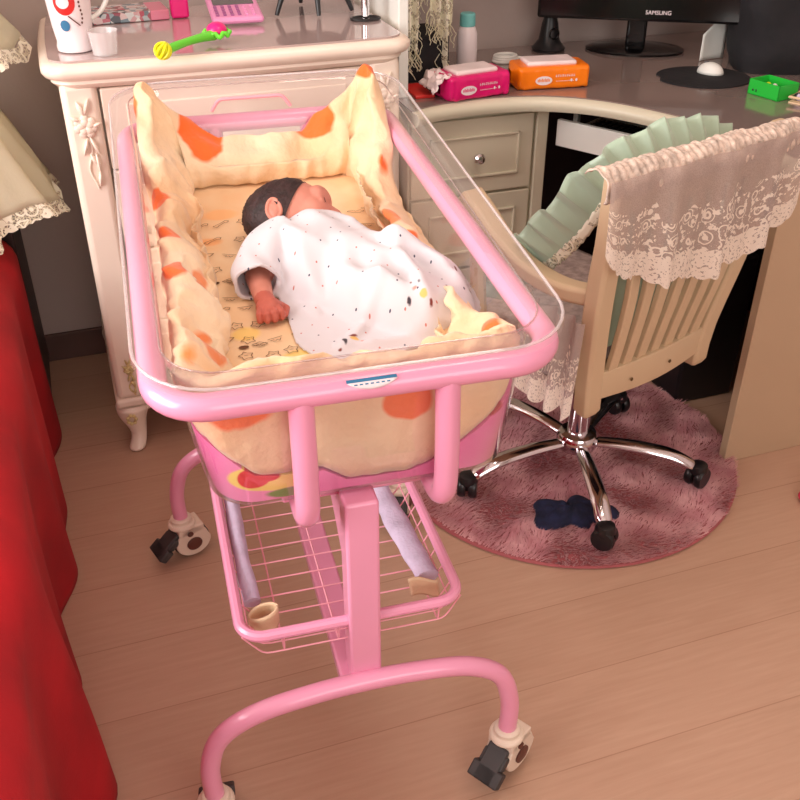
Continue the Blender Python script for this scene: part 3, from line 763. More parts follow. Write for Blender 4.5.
s2 = strap('rolled_cloth', [(-.142,.50,zb+.025),(-.146,.40,zb+.022),(-.149,.30,zb+.018),(-.149,.20,zb+.014),(-.146,.12,zb+.006)], .028, M['lav'], 'grey lavender cloth strip along the left side of the pink wire basket', 'cloth', .011)
m = MB(); m.grid(10,8,lambda a,b: (.098+a*.045-.006*b, .082-.010*a, zb-.006+b*.036+.004*math.sin(a*5)))
m.build('cloth_tab', M['beige'], s1, solid=.003); plab(s1.children[0], 'beige folded end')
m = MB(); m.grid(20,6,lambda a,b: (-.128+.022*math.cos(a*2*PI)-.006, .080+.020*math.sin(a*2*PI)*(1-.3*b), zb-.006+b*.03+.006*math.cos(a*2*PI)))
m.build('cloth_loop', M['beige'], s2, solid=.003); plab(s2.children[0], 'beige looped end')

# ------------------------------------------------------------------ chest of drawers
CX0, CX1, CY0, CY1 = .0, .735, 2.125, 2.60
chest = tag(empty('chest_of_drawers', (CX0, CY0, 0)), 'tall cream chest of drawers with carved corner posts and curved feet, behind the bassinet', 'chest of drawers')
W_ = CX1-CX0; D_ = CY1-CY0
m = MB(); m.box(.02,.03,.15,W_-.02,D_,.925); m.build('body', M['cream'], chest, bevel=.004, smooth=False)
for x0, x1 in ((-.003,.072),(W_-.072,W_+.003)):
    m = MB(); m.box(x0,-.010,.150,x1,.06,.918); m.build('corner_post', M['cream'], chest, bevel=.014)
m = MB(); m.box(-.008,-.016,.128,W_+.008,D_,.152); m.build('bottom_rail', M['cream'], chest, bevel=.008)
# moulded top: rounded profile all round, front corners cut in a soft curve
def topring(o, z):
    pts = []
    x0, x1, y0, y1 = -.028-o, W_+.028+o, -.030-o, D_
    r = .05
    pts.append((x0+.012, y1, z)); 
    for k in range(6):
        q = k/5; pts.append((x0+.012*(1-q)-.004*math.sin(q*PI), lerp(y1-.02, y0+r+.03, q), z))
    for k in range(9):
        a = PI+PI/2*k/8; pts.append((x0+r+r*math.cos(a), y0+r+r*math.sin(a), z))
    for k in range(1,10): 
        q = k/10; pts.append((lerp(x0+r,x1-r,q), y0-.006*math.sin(q*PI), z))
    for k in range(9):
        a = -PI/2+PI/2*k/8; pts.append((x1-r+r*math.cos(a), y0+r+r*math.sin(a), z))
    pts.append((x1, y1, z)); return pts
tp = MB().rings([topring(-.030,.905),topring(-.020,.908),topring(-.012,.918),topring(-.014,.924),topring(-.002,.930),topring(.004,.940),topring(.004,.950),topring(-.002,.957),topring(-.012,.960)]).build('top', M['cream'], chest, ang=50)
MB().rings([topring(-.014,.9602),topring(-.014,.9645)]).build('glass_top', M['chestg'], chest, smooth=False)
zs = [.166,.352,.538,.727,.905]
for i in range(4):
    z0, z1 = zs[i]+.002, zs[i+1]-.002
    d = MB(); d.box(.0765,-.004,z0,W_-.0765,.03,z1); d = d.build('drawer', M['cream'], chest, bevel=.004)
    k = MB(); k.box(.125,-.0075,z0+.035,W_-.125,.0,z1-.035); k.build('drawer_panel', M['cream'], d, bevel=.003)
    k = MB(); k.lathe([(.006,0),(.006,.012),(.015,.018),(.016,.024),(.009,.03),(.002,.031)], 20, c=(W_/2,-.008,(z0+z1)/2), M=Matrix.Rotation(PI/2,4,'X')); k.build('knob', M['chrome'], d)
def leaf(m, c, a, L, w, y):
    pts = []
    for k in range(9):
        q = k/8; pts.append((c[0]+L*q*math.cos(a), y-.004*math.sin(q*PI)-.001, c[1]+L*q*math.sin(a)))
    m.tube(pts, [max(.0008, w*math.sin(PI*clamp(.06+k/8*.9))) for k in range(9)], 8, sx=1, sy=.7)
def carving(zc, sc, post_x):
    m = MB(); y = -.011
    for r, n in ((.014,7),(.008,5)):
        for k in range(n):
            a = 2*PI*k/n+r*50
            m.ell((post_x+r*sc*math.cos(a), y-.002-(.016-r)*.3, zc+r*sc*math.sin(a)), (.008*sc,.005,.008*sc), 10, 8)
    for (dx, dz, a, L) in ((0,.018,1.9,.03),(0,.018,1.2,.035),(.004,-.018,-1.2,.04),(0,-.02,-1.9,.035),(.01,-.05,-1.5,.04),(0,-.05,-1.1,.028),(.012,-.085,-1.7,.03),(-.008,.01,2.6,.02),(.012,0,.3,.018)):
        leaf(m, (post_x+dx*sc, zc+dz*sc), a, L*sc, .0055*sc, y)
    m.tube([(post_x+.006*math.sin(k*.7), y-.001, zc-.02*sc-k*.009*sc) for k in range(12)], .0022, 6)
    return m
for px in (.036, W_-.036):
    carving(.83, 1.15, px).build('floral_carving', M['cream'], chest)
    c_ = carving(.235, .62, px).build('floral_carving', M['gold'], chest)
# apron and feet
ap = [(.05,.15),(.05,.10)]+[(lerp(.05,W_-.05,k/24), .10+.026*math.sin(PI*k/24)**.5+.006*math.cos(k*PI/3)) for k in range(1,24)]+[(W_-.05,.10),(W_-.05,.15)]
MB().prism(ap, -.004, .018, Matrix(((1,0,0,0),(0,0,1,0),(0,1,0,0),(0,0,0,1)))).build('apron', M['cream'], chest, bevel=.002)
for sx, px in ((1,.0),(-1,W_)):
    for y0 in (-.006, D_-.07):
        m = MB(); prof = [(.030,.026,.13,.044),(.030,.026,.112,.043),(.026,.024,.09,.036),(.032,.02,.066,.026),(.036,.014,.044,.019),(.032,.006,.024,.020),(.024,-.004,.010,.022),(.022,-.006,.002,.017)]
        R = []
        for (x, y, z, r) in prof:
            R.append([Vector((px+sx*(x+r*math.cos(2*PI*k/16)), y0+y+r*math.sin(2*PI*k/16), z-.001)) for k in range(16)])
        ft = m.rings(R).build('foot', M['cream'], chest, sub=1)
        if y0 < 0:
            k = MB()
            for q in range(7):
                a = 2*PI*q/7; k.ell((px+sx*.022+.010*math.cos(a), y0-.018, .098+.012*math.sin(a)), (.005,.004,.005), 8, 6)
            k.build('foot_rosette', M['gold'], ft)
ZT = .9655
# --- on the chest
mg = pz(60,56,ZT) if False else Vector((.035, 2.185, ZT))
mug = tag(empty('travel_mug', (mg.x+.012, mg.y+.02, ZT)), 'tall white mug with red and blue print, left end of chest top', 'mug')
mug.scale = (1.12,1.12,1.0)
MB().lathe([(.030,0),(.033,.002),(.034,.010),(.032,.02),(.036,.05),(.042,.13),(.045,.20),(.046,.26),(.042,.272)], 36).build('cup', M['bottle'], mug)
MB().lathe([(.047,.262),(.048,.275),(.044,.288),(.020,.292)], 32).build('lid', M['white'], mug)
MB().tube(smooth_path([(.040,.0,.20),(.062,.0,.205),(.078,0,.16),(.074,0,.11),(.056,0,.075),(.036,0,.06)],6), .0045, 10).build('handle', M['white'], mug)
def wrap(m, a0, z0, pts, r=.0415):
    vs = []
    for a, z in pts:
        rr_ = lerp(.0362,.0455,(z0+z-.05)/.15)+.0008; an = a0+a/.042; vs.append((rr_*math.cos(an), rr_*math.sin(an), z0+z))
    m.add(vs, [tuple(range(len(vs)))]); return m
a_ = math.radians(-104)
def disc(rx, rz, n=16): return [(rx*math.cos(2*PI*k/n), rz*math.sin(2*PI*k/n)) for k in range(n)]
def wdisc(m, a, z, rx, rz, lift=0, mi=0, rings_=4):
    n = 20; base0 = len(m.v); P = []
    def pt(da, dz):
        rr_ = lerp(.0362,.0455,(z+dz-.05)/.15)+.0008+lift; an = a+da/.042; return (rr_*math.cos(an), rr_*math.sin(an), z+dz)
    vs = [pt(0,0)]; fs = []
    for r in range(1, rings_+1):
        for k in range(n): vs.append(pt(rx*r/rings_*math.cos(2*PI*k/n), rz*r/rings_*math.sin(2*PI*k/n)))
    for k in range(n): fs.append((0,1+k,1+(k+1)%n))
    for r in range(1, rings_):
        for k in range(n): fs.append((1+(r-1)*n+k, 1+r*n+k, 1+r*n+(k+1)%n, 1+(r-1)*n+(k+1)%n))
    m.add(vs, fs, mi)
m = MB(); wdisc(m, a_, .100, .021, .024, 0, 0); wdisc(m, a_-.05, .101, .012, .012, .0006, 1); wdisc(m, a_-.12, .056, .010, .011, 0, 2)
m.tube([(.0385*math.cos(a_+.1+k*.1), .0385*math.sin(a_+.1+k*.1), .075-.004*k) for k in range(6)], .0012, 6, mi=3)
for k in range(7): wdisc(m, a_+.72+.05*math.sin(k), .060+.008*k, .002, .0025, 0, 3)
m.build('print', [M['redb'], M['inkw'], M['blue'], M['hub']], mug)
cp = pz(107,57,ZT)
cup = MB().lathe([(.024,.001),(.025,.0),(.030,.046),(.0305,.047),(.029,.046),(.024,.003)], 32).build('plastic_cup', M['clear'], None, (cp.x,cp.y+.03,ZT))
tag(cup, 'small clear plastic cup beside the white mug on the chest', 'cup')
# magazine / printed box
mc = pz(95,25,ZT)
t = NT('glossy_printed_card'); c_ = t.coord(); v_ = t.node('ShaderNodeTexVoronoi'); v_.inputs['Scale'].default_value = 75; t.link(c_, v_.inputs['Vector'])
rc = t.ramp(t.noise(v_.outputs['Position'], 60, 2).outputs[0], [(.3,srgb(40,50,60)),(.42,srgb(120,140,150)),(.5,srgb(220,215,210)),(.58,srgb(170,60,80)),(.68,srgb(60,60,70))])
gx = t.node('ShaderNodeSeparateXYZ'); t.link(c_, gx.inputs[0])
t.set(Base_Color=t.mix(t.math('GREATER_THAN', gx.outputs[0], .135), rc, srgb(216,120,146)), Roughness=.2); M['card'] = t.m
bx = MB().box(0,0,0,.178,.11,.022).build('magazine_box', M['card'], None, (mc.x-.005, mc.y-.002, ZT), math.radians(3), bevel=.002)
tag(bx, 'flat glossy box with a colourful printed cover behind the clear cup', 'box')
q = pz(180,20,ZT)
pb = tag(empty('pink_bottle', (q.x+.005, q.y+.03, ZT)), 'small hot pink bottle standing behind the rattle on the chest', 'bottle')
MB().box(-.021,-.014,0,.021,.014,.085).build('body', M['hotpink'], pb, bevel=.006); MB().lathe([(.009,.085),(.009,.10),(.007,.104)],16).build('cap', M['hotpink'], pb)
# rattle
r0 = pz(163,52,ZT+.016); r1 = pz(217,33,ZT+.02)
rt = tag(empty('baby_rattle', (r0.x, r0.y, ZT), math.atan2(r1.y-r0.y, r1.x-r0.x)), 'green rattle with yellow ring end and pink ball on the chest', 'rattle')
L_ = (Vector((r1.x,r1.y))-Vector((r0.x,r0.y))).length
MB().tube([(.018+k*(L_-.03)/8,0,.018+.003*math.sin(k*PI/8)) for k in range(9)], [.009,.009,.0085,.008,.008,.0085,.009,.010,.011], 14).build('handle', M['lime'], rt)
m = MB()
for k in range(4):
    a = k*PI/4; Rm = Matrix.Rotation(a,3,'Z')@Matrix.Rotation(.5,3,'X')
    m.tube([Rm@Vector((.0155*math.cos(b_*2*PI/20), 0, .0155*math.sin(b_*2*PI/20)))+Vector((0,0,.0185)) for b_ in range(20)], .0032, 8, closed=True)
m.build('ring_ball', M['yellow'], rt)
m = MB(); m.ell((L_,0,.026),(.022,.022,.017),24,14); m.build('ball', M['hotpink'], rt)
m = MB(); m.tube([(L_+.026*math.cos(a*2*PI/36)*(1+.08*math.sin(a*1.7)), .026*math.sin(a*2*PI/36)*(1+.08*math.sin(a*1.7)), .020+.004*math.sin(a*1.3)) for a in range(36)], .005, 8, closed=True)
m.build('frill', M['lime'], rt)
# calculator
c0 = pz(213,27,ZT); c1 = pz(265,24,ZT)
cl = tag(empty('calculator', (c0.x, c0.y, ZT), math.atan2(c1.y-c0.y, c1.x-c0.x)), 'pink desk calculator with a grey screen, propped up behind the rattle', 'calculator')
TL = Matrix.Rotation(math.radians(9),4,'X'); cw = (c1-c0).length
m = MB(); m.box(0,0,.002,cw,.15,.018,TL); m.build('case', M['calc'], cl, bevel=.008)
m = MB(); m.box(.012,.085,.0182,cw-.012,.13,.0196,TL); m.build('screen', M['grey'], cl, bevel=.001)
kb_ = mat('plum_keys', srgb(168,96,150), .4)
for r in range(4):
    for c in range(6):
        m = MB(); x = .011+c*(cw-.026)/5.6; y = .014+r*.017
        m.box(x,y,.0175,x+.0075,y+.011,.0212,TL); m.build('key', kb_ if c < 4 else M['calc'], cl, bevel=.0012)
# black wire stand with curled legs
s0 = pz(278,18,ZT); s1_ = pz(358,16,ZT)
sx0 = (s0.x+s1_.x)/2; sy0 = s0.y+.06
std = tag(empty('wire_stand', (sx0, sy0, ZT)), 'black metal stand with curved legs near the right end of the chest top', 'stand')
MB().lathe([(.002,.062),(.085,.062),(.088,.066),(.085,.070),(.002,.070)], 36).build('tray', M['black'], std)
for a in (215, 325, 90, 270):
    rr2 = 1 if a != 270 else .5
    a = math.radians(a); dx, dy = math.cos(a), math.sin(a)
    P = smooth_path([(dx*.055*rr2,dy*.055,.066),(dx*.085*rr2,dy*.075,.055),(dx*.102*rr2,dy*.082,.03),(dx*.115*rr2,dy*.088,.004)],5)
    MB().tube(P, [.009-.004*k/(len(P)-1) for k in range(len(P))], 10).build('leg', M['black'], std)
q = pz(371,22,ZT); q.x -= .004
ch = tag(empty('mirror_stand', (q.x, q.y+.03, ZT)), 'chrome post on a thin black wire ring at the right end of the chest top', 'stand')
MB().tube([(.035*math.cos(a*2*PI/30), .025*math.sin(a*2*PI/30), .003) for a in range(30)], .0028, 8, closed=True).tube([(-.035,0,.003),(.035,0,.003)],.0024,8).build('base_ring', M['black'], ch)
MB().lathe([(.010,.004),(.010,.20),(.006,.204)], 18).build('post', M['chrome'], ch)
MB().lathe([(.055,-.004),(.058,0),(.055,.004)], 30, c=(0,0,.26), M=Matrix.Rotation(PI/2,4,'X')).build('mirror', M['chrome'], ch)

# ------------------------------------------------------------------ corner desk
ZD = .790
desk = tag(empty('corner_desk', (.78, 2.2, 0)), 'cream corner desk with a brown glass top curving around to the right', 'desk')
DL = Vector((.78, 2.2, 0))
edge = [(.775,2.112),(.83,2.140),(.93,2.158),(1.04,2.154),(1.14,2.122),(1.235,2.045),(1.31,1.925),(1.362,1.795),(1.385,1.68),(1.392,1.555)]
eg = [(p.x,p.y) for p in smooth_path([(x,y,0) for x,y in edge],5)]
def deskring(o, z):
    P = []
    for i, (x, y) in enumerate(eg):
        a = eg[max(i-1,0)]; b_ = eg[min(i+1,len(eg)-1)]; d = Vector((b_[0]-a[0], b_[1]-a[1])).normalized(); n_ = Vector((d.y,-d.x))   # outward (towards the sitter)
        P.append((x-n_.x*o*-1-DL.x, y+n_.y*o-DL.y, z))
    P += [(2.0-DL.x,1.555-DL.y,z),(2.0-DL.x,2.64-DL.y,z),(.775-DL.x,2.64-DL.y,z)]
    return P
MB().rings([deskring(-.012,.752),deskring(.004,.755),deskring(.009,.765),deskring(.009,.775),deskring(.002,.784),deskring(-.010,.787)]).build('desk_top', M['greyg'], desk, ang=50)
MB().rings([deskring(-.012,.7872),deskring(-.012,ZD)]).build('glass_top', M['deskg'], desk, smooth=False)
def dbox(n_, x0,y0,z0,x1,y1,z1, mt, par=desk, bv=.003):
    return MB().box(x0-DL.x,y0-DL.y,z0,x1-DL.x,y1-DL.y,z1).build(n_, mt, par, bevel=bv, smooth=False)
fy = 2.185
dbox('drawer_cabinet', .785,fy+.012,.04,1.150,2.62,.752, M['greyg'])
dbox('cabinet_stile', 1.128,fy-.006,.0,1.160,fy+.03,.752, M['greyg'])
zz = [(.545,.738),(.34,.537),(.06,.332)]
for z0, z1 in zz:
    d = dbox('drawer', .79,fy-.002,z0,1.120,fy+.016,z1, M['greyg'], bv=.002)
    e0, e1 = z0+.042, z1-.042
    m = MB()
    X0, X1, w = .838-DL.x, 1.082-DL.x, .006
    for a in ((X0,e0,X1,e0+w),(X0,e1-w,X1,e1),(X0,e0,X0+w,e1),(X1-w,e0,X1,e1)): m.box(a[0],fy-.008-DL.y,a[1],a[2],fy+.0-DL.y,a[3])
    m.build('panel_moulding', M['greyg'], d, bevel=.002)
    MB().lathe([(.006,0),(.006,.012),(.013,.017),(.0145,.024),(.010,.030),(.003,.032)], 16, c=(.965-DL.x,fy-.004-DL.y,(z0+z1)/2), M=Matrix.Rotation(PI/2,4,'X')).build('knob', M['chrome'], d)
# side panel at the right wing
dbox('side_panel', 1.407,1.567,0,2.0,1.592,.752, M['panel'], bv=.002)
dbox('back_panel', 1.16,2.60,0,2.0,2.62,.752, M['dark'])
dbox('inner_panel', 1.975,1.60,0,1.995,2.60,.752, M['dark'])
# keyboard tray hung on a diagonal
T0 = Vector((1.19,2.19,0)); T1 = Vector((1.345,1.93,0)); dv = (T1-T0).normalized(); nv = Vector((-dv.y,dv.x,0))
if nv.y < 0: nv = -nv
kt = Matrix(((dv.x,nv.x,0,T0.x-DL.x),(dv.y,nv.y,0,T0.y-DL.y),(0,0,1,0),(0,0,0,1))); LT = (T1-T0).length
tr = MB().box(-.0,0,.644,LT,.014,.712,kt).box(.0,.014,.655,LT,.30,.668,kt).build('keyboard_tray', M['white'], desk, bevel=.002, smooth=False)
MB().box(.012,.06,.668,.024,.075,.752,kt).box(LT-.02,.06,.668,LT-.008,.075,.752,kt).build('tray_bracket', M['white'], tr, smooth=False)
kbd = MB(); T2 = kt.copy(); 
kb_l = tag(empty('keyboard', (T0.x, T0.y, 0), math.atan2(dv.y, dv.x)), 'black keyboard lying on the white pull-out tray under the desk', 'keyboard')
MB().box(.04,.04,.6685,LT-.03,.16,.684).build('case', M['black'], kb_l, bevel=.004)
m = MB()
for r in range(4):
    for k in range(12): m.box(.048+k*(LT-.09)/12, .05+r*.026, .684, .048+k*(LT-.09)/12+.014, .069+r*.026, .689)
m.build('keys', M['gloss'], kb_l, smooth=False)['kind'] = 'stuff'
# hutch side upright
dbox('hutch_upright', .775,2.235,ZD,.80,2.60,1.75, M['white'])
dbox('hutch_shelf', .80,2.40,1.15,1.20,2.60,1.175, M['white'])
# --- on the desk
def wipes(name, x, y, rz, L, D, Hh, mt, label, oval):
    o = tag(empty(name, (x, y, ZD), rz), label, 'wipes pack', 'packs of baby wipes on the desk')
    m = MB()
    def f(a, b):
        # pillow-like pack, ends pinched to a vertical seal
        ang_ = b*2*PI; e = abs(a*2-1)
        k = 1-sstep(.86,1,e)
        c, s = math.cos(ang_), math.sin(ang_); p = .28
        cx_ = (abs(c)**p)*(1 if c > 0 else -1); sz = (abs(s)**p)*(1 if s > 0 else -1)
        yy = D/2*cx_*lerp(.25,1,k); z = Hh/2+Hh/2*sz*lerp(.55,1,k)
        cr = .003*noise.noise(Vector((a*16,yy*60,z*60+x*9)))*(1 if e > .6 else .4)
        return (L*(a-.5)+cr, yy+cr, max(.0006, z+cr*.6))
    m.grid(48, 48, f, cv=True)
    m.build('pack', mt, o, ang=0)
    m = MB(); m.box(-L*.33,-D*.36,Hh-.003,L*.30,D*.34,Hh+.010); m.build('lid', M['film'], o, bevel=.006)
    # printed oval and lines of small characters on the front face
    y_ = -D/2-.0012
    m = MB(); n = 24
    m.add([(oval+.022*math.cos(2*PI*k/n), y_, Hh*.42+.011*math.sin(2*PI*k/n)) for k in range(n)], [tuple(range(n))]); m.build('logo', M['inkw'], o, fix=False)
    m = MB(); q = random.Random(5)
    for k in range(9):
        xx = oval-.016+k*.0036; m.add([(xx,y_-.0004,Hh*.37),(xx+.0022,y_-.0004,Hh*.37),(xx+.0022,y_-.0004,Hh*.37+.006+.002*(k%2)),(xx,y_-.0004,Hh*.37+.006+.002*(k%2))],[(0,1,2,3)])
    m.build('logo_lettering', mt, o, fix=False)
    m = MB()
    for k in range(9):
        xx = oval+.03+k*.0058; zq = Hh*.58
        m.add([(xx,y_,zq),(xx+.0042,y_,zq),(xx+.0042,y_,zq+.0012),(xx,y_,zq+.0012)],[(0,1,2,3)]); m.add([(xx+.001,y_,zq-.002),(xx+.0022,y_,zq-.002),(xx+.0022,y_,zq+.0045),(xx+.001,y_,zq+.0045)],[(0,1,2,3)])
        if k % 2: m.add([(xx,y_,zq+.003),(xx+.0042,y_,zq+.003),(xx+.0042,y_,zq+.0042),(xx,y_,zq+.0042)],[(0,1,2,3)])
    for k in range(14): m.add([(oval+.032+k*.0034,y_,Hh*.36),(oval+.034+k*.0034,y_,Hh*.36),(oval+.034+k*.0034,y_,Hh*.36+.0018),(oval+.032+k*.0034,y_,Hh*.36+.0018)],[(0,1,2,3)])
    for dx in (.075,.088):
        m.add([(oval+dx-.003+.003*math.cos(k), y_-.0002, Hh*.40+.004*math.sin(k)) for k in (0,1,2,3,4,5,6)], [tuple(range(7))])
    m.build('lettering', M['inkw'], o, fix=False)
    return o
a = pz(452,104,ZD); b2 = pz(513,95,ZD); ang_ = math.atan2(b2.y-a.y, b2.x-a.x)
mid = (a+b2)/2
wipes('wipes_pack', mid.x-.01, mid.y+.055, ang_, .185, .10, .058, M['magenta'], 'magenta pack of baby wipes with a white lid, left on the desk', -.035)
cr_ = MB(); Lx = -.0925
crink = cr_.grid(16,16,lambda p,q_: (mid.x-.128+.055*p+.010*noise.noise(Vector((p*5,q_*5,0))), mid.y+.000+.10*q_+.01*p, ZD+.010+.046*math.sin(PI*clamp(p*.55+.12))+.014*noise.noise(Vector((p*7,q_*7,2))))).build('wrapper', M['film'], None, solid=.002)
tag(crink, 'crumpled translucent white wrapper at the left end of the magenta wipes pack', 'wrapper')
a = pz(520,92,ZD); b2 = pz(594,88,ZD); mid2 = (a+b2)/2; ang_ = math.atan2(b2.y-a.y, b2.x-a.x)
wipes('wipes_pack', mid2.x+.0, mid2.y+.055, ang_, .205, .10, .056, M['orange'], 'orange pack of baby wipes with a white lid, in the middle of the desk', -.028)
q = pz(466,66,ZD)
bt = tag(empty('lotion_bottle', (q.x, q.y, ZD)), 'white bottle with a teal cap behind the magenta wipes pack', 'bottle')
MB().lathe([(.024,0),(.027,.003),(.028,.05),(.027,.085),(.022,.10),(.017,.106)], 28).build('body', M['bottle'], bt)
MB().lathe([(.0195,.104),(.021,.106),(.0205,.134),(.018,.137),(.002,.138)], 28).build('cap', M['teal'], bt)
q = pz(505,62,ZD)
m = MB()
for k in range(3): m.tube([(q.x+(.034-.002*k)*math.cos(a*2*PI/30), q.y+(.024)*math.sin(a*2*PI/30), ZD+.005+.006*k) for a in range(30)], .0045, 8, closed=True)
m.tube(smooth_path([(q.x+.034,q.y,ZD+.01),(q.x+.06,q.y-.02,ZD+.006),(q.x+.05,q.y-.05,ZD+.005)],6), .0045, 8)
tag(m.build('cable_coil', M['white']), 'coiled white cable behind the two wipes packs', 'cable')
# dark box and red strip in the hutch corner
q = pz(428,80,ZD)
o = MB().box(.81,2.36,ZD,.955,2.52,ZD+.11).build('black_box', M['blackm'], None, bevel=.004)
tag(o, 'black box under the hanging lace in the corner of the desk', 'box')
q0 = pz(412,88,ZD)
o = MB().box(.812,2.215,ZD,.862,2.33,ZD+.008).build('red_notebook', M['redb'], None, bevel=.002)
tag(o, 'thin red notebook in front of the black box at the left desk end', 'notebook')
# hanging lace
def lace_f(a, b):
    x = .812+.145*a; drop = .45*b*(1+.18*math.sin(a*9)+.10*math.sin(a*23))
    return (x+.004*math.sin(b*9), 2.35+.016*math.sin(a*34)+.01*math.sin(a*13+b*3), 1.38-drop)
m = MB(); m.grid(90,50,lace_f); o = m.build('lace_cloth', M['lacet'], None, fix=False); tag(o, 'white fringed lace cloth hanging above the left end of the desk', 'lace cloth')
m = MB(); rq = random.Random(4)
for k in range(80):
    a = k/79; x, y, z = lace_f(a,1)
    P = [(x,y,z)]
    for j in range(6): P.append((P[-1][0]+rq.uniform(-.008,.008), P[-1][1]+rq.uniform(-.006,.004), P[-1][2]-.008))
    m.tube(P, .0011, 5)
m.build('fringe', M['lacec'], o)['kind'] = 'stuff'
# monitor
ma = pz(537,17,.90); mb_ = pz(746,25,.90); mm = (ma+mb_)/2; mrz = math.atan2(mb_.y-ma.y, mb_.x-ma.x); mw = (mb_-ma).length
mon = tag(empty('monitor', (mm.x, mm.y, ZD), mrz), 'glossy black computer monitor on an oval stand in the desk corner', 'monitor')
MB().box(-mw/2,0,.108,mw/2,.05,.108+.34).build('housing', M['gloss'], mon, bevel=.008)
MB().box(-mw/2+.02,-.0012,.138,mw/2-.02,.001,.43).build('screen', M['gloss'], mon, smooth=False)
fc = bpy.data.curves.new('lettering', 'FONT'); fc.body = 'SAMSUNG'; fc.size = .0148; fc.align_x = 'CENTER'; fc.extrude = .0004
fo = bpy.data.objects.new('tmp', fc); COL.objects.link(fo); bpy.context.view_layer.update()
me = bpy.data.meshes.new_from_object(fo.evaluated_get(bpy.context.evaluated_depsgraph_get())); COL.objects.unlink(fo); bpy.data.objects.remove(fo)
me.materials.clear(); me.materials.append(M['inkw'])
lo = bpy.data.objects.new('lettering', me); COL.objects.link(lo); lo.parent = mon; lo.location = (.046,-.0012,.1275); lo.rotation_euler = (PI/2,0,0)
sb_ = pz(634,50,ZD)-Vector((mm.x,mm.y,ZD)); sb_.rotate(Matrix.Rotation(-mrz,3,'Z'))
def sell(r1, r2, z): return [Vector((sb_.x+r1*math.cos(2*PI*k/40), sb_.y-.0+r2*math.sin(2*PI*k/40), z)) for k in range(40)]
MB().rings([sell(.138,.086,0),sell(.14,.088,.006),sell(.125,.078,.012),sell(.04,.03,.016)]).build('stand_base', M['gloss'], mon)
MB().box(sb_.x-.028,sb_.y-.014,.01,sb_.x+.028,sb_.y+.014,.16).build('stand_neck', M['gloss'], mon, bevel=.008)
# speaker, cone shaped
q = pz(548,50,ZD)
sp = tag(empty('desk_speaker', (q.x, q.y+.0, ZD)), 'small black cone-shaped desk speaker behind the orange wipes pack', 'speaker')
MB().lathe([(.046,0),(.048,.008),(.040,.016),(.030,.03),(.024,.07),(.016,.10),(.006,.108)], 28).build('body', M['black'], sp)
MB().tube([(.014*math.cos(a*2*PI/20), -.030, .05+.014*math.sin(a*2*PI/20)) for a in range(20)], .0025, 6, closed=True).build('cone_ring', M['gloss'], sp)
# paper standing right of the monitor foot
q = pz(716,60,ZD)
m = MB(); m.grid(8,8,lambda a,b: (q.x-.055+.085*a, q.y+.0+.012*math.sin(a*2), ZD+.002+.125*b*(.55+.45*a)))
tag(m.build('paper_sheet', M['white'], None, solid=.001), 'piece of white paper standing between the monitor and the black bag', 'paper')
# mouse mat (two lobes) and mouse
q = pz(704,77,ZD); q2 = pz(672,80,ZD)
ctr = pz(703,77,ZD)
poly = []
for k in range(48):
    a = 2*PI*k/48; x = .122*math.cos(a); y = .108*math.sin(a)
    if math.cos(a) < -.4: x += .014*math.exp(-((a-PI+.12)/.16)**2)
    poly.append((x, y))
o = MB().prism(poly, 0, .004).build('mouse_mat', M['blackm'], None, (ctr.x-.006, ctr.y-.008, ZD), math.radians(-14), bevel=.001)
tag(o, 'black rounded mouse mat in front of the monitor', 'mouse mat')
q = pz(710,73,ZD+.004)
ms = tag(empty('computer_mouse', (q.x, q.y, ZD+.004), math.radians(30)), 'white computer mouse on the black mouse mat', 'mouse')
MB().ell((0,0,.0),(.026,.036,.028),24,14).build('shell', M['white'], ms)
for v in ms.children[0].data.vertices: v.co.z = max(0, v.co.z)
MB().box(-.0035,.008,.025,.0035,.020,.0285).build('wheel', M['grey'], ms, bevel=.001)
# green box with components
ga = pz(747,93,ZD); gb_ = pz(777,102,ZD); grz = math.atan2(gb_.y-ga.y, gb_.x-ga.x); gl_ = (gb_-ga).length
gr = tag(empty('green_tray', (ga.x, ga.y, ZD), grz), 'small bright green plastic tray of odds and ends at the right of the desk', 'tray')
m = MB(); hh = .036; dd = .07
m.box(0,0,0,gl_,dd,.003); m.box(0,0,0,gl_,.003,hh); m.box(0,dd-.003,0,gl_,dd,hh); m.box(0,0,0,.003,dd,hh); m.box(gl_-.003,0,0,gl_,dd,hh)
m.build('tray', M['green'], gr, smooth=False, bevel=.0008)
m = MB(); m.ell((.016,-.0005,.012),(.003,.0008,.003),10,6); m.ell((.026,-.0005,.012),(.002,.0008,.004),10,6); m.build('marks', M['black'], gr)
for k, (x, y, mm2) in enumerate(((.015,.02,'black'),(.03,.03,'white'),(.045,.025,'black'),(.02,.048,'yellow'),(.038,.05,'white'))):
    o_ = MB().ell((0,0,.011),(.009,.008,.010),12,8).build('small_part', M[mm2], None, (ga.x+x*math.cos(grz)-y*math.sin(grz), ga.y+x*math.sin(grz)+y*math.cos(grz), ZD+.004))
    tag(o_, ('small black part at the front left of the green tray','small white part in the middle of the green tray','small black part at the right of the green tray','small yellow part at the back left of the green tray','small white part at the back right of the green tray')[k], 'small part', 'small parts in the green tray')
gbx = Vector((ga.x,ga.y,0))+Vector((gl_*.5,dd*.5,0)); 
def gpt(x, y): return (ga.x+x*math.cos(grz)-y*math.sin(grz), ga.y+x*math.sin(grz)+y*math.cos(grz), ZD)
p = gpt(gl_+.052,.06)
cb = tag(empty('component_tray', p, grz+.3), 'shallow clear tray of small black and white parts beside the green tray', 'tray')
m = MB(); m.box(-.045,-.03,0,.05,.035,.003); m.tube([(u*.047/.047*1.0, v, .014) for u, v in [(-.045,-.03),(.05,-.03),(.05,.035),(-.045,.035)]], .003, 6, closed=True); m.build('dish', M['beige'], cb)
rq = random.Random(8)
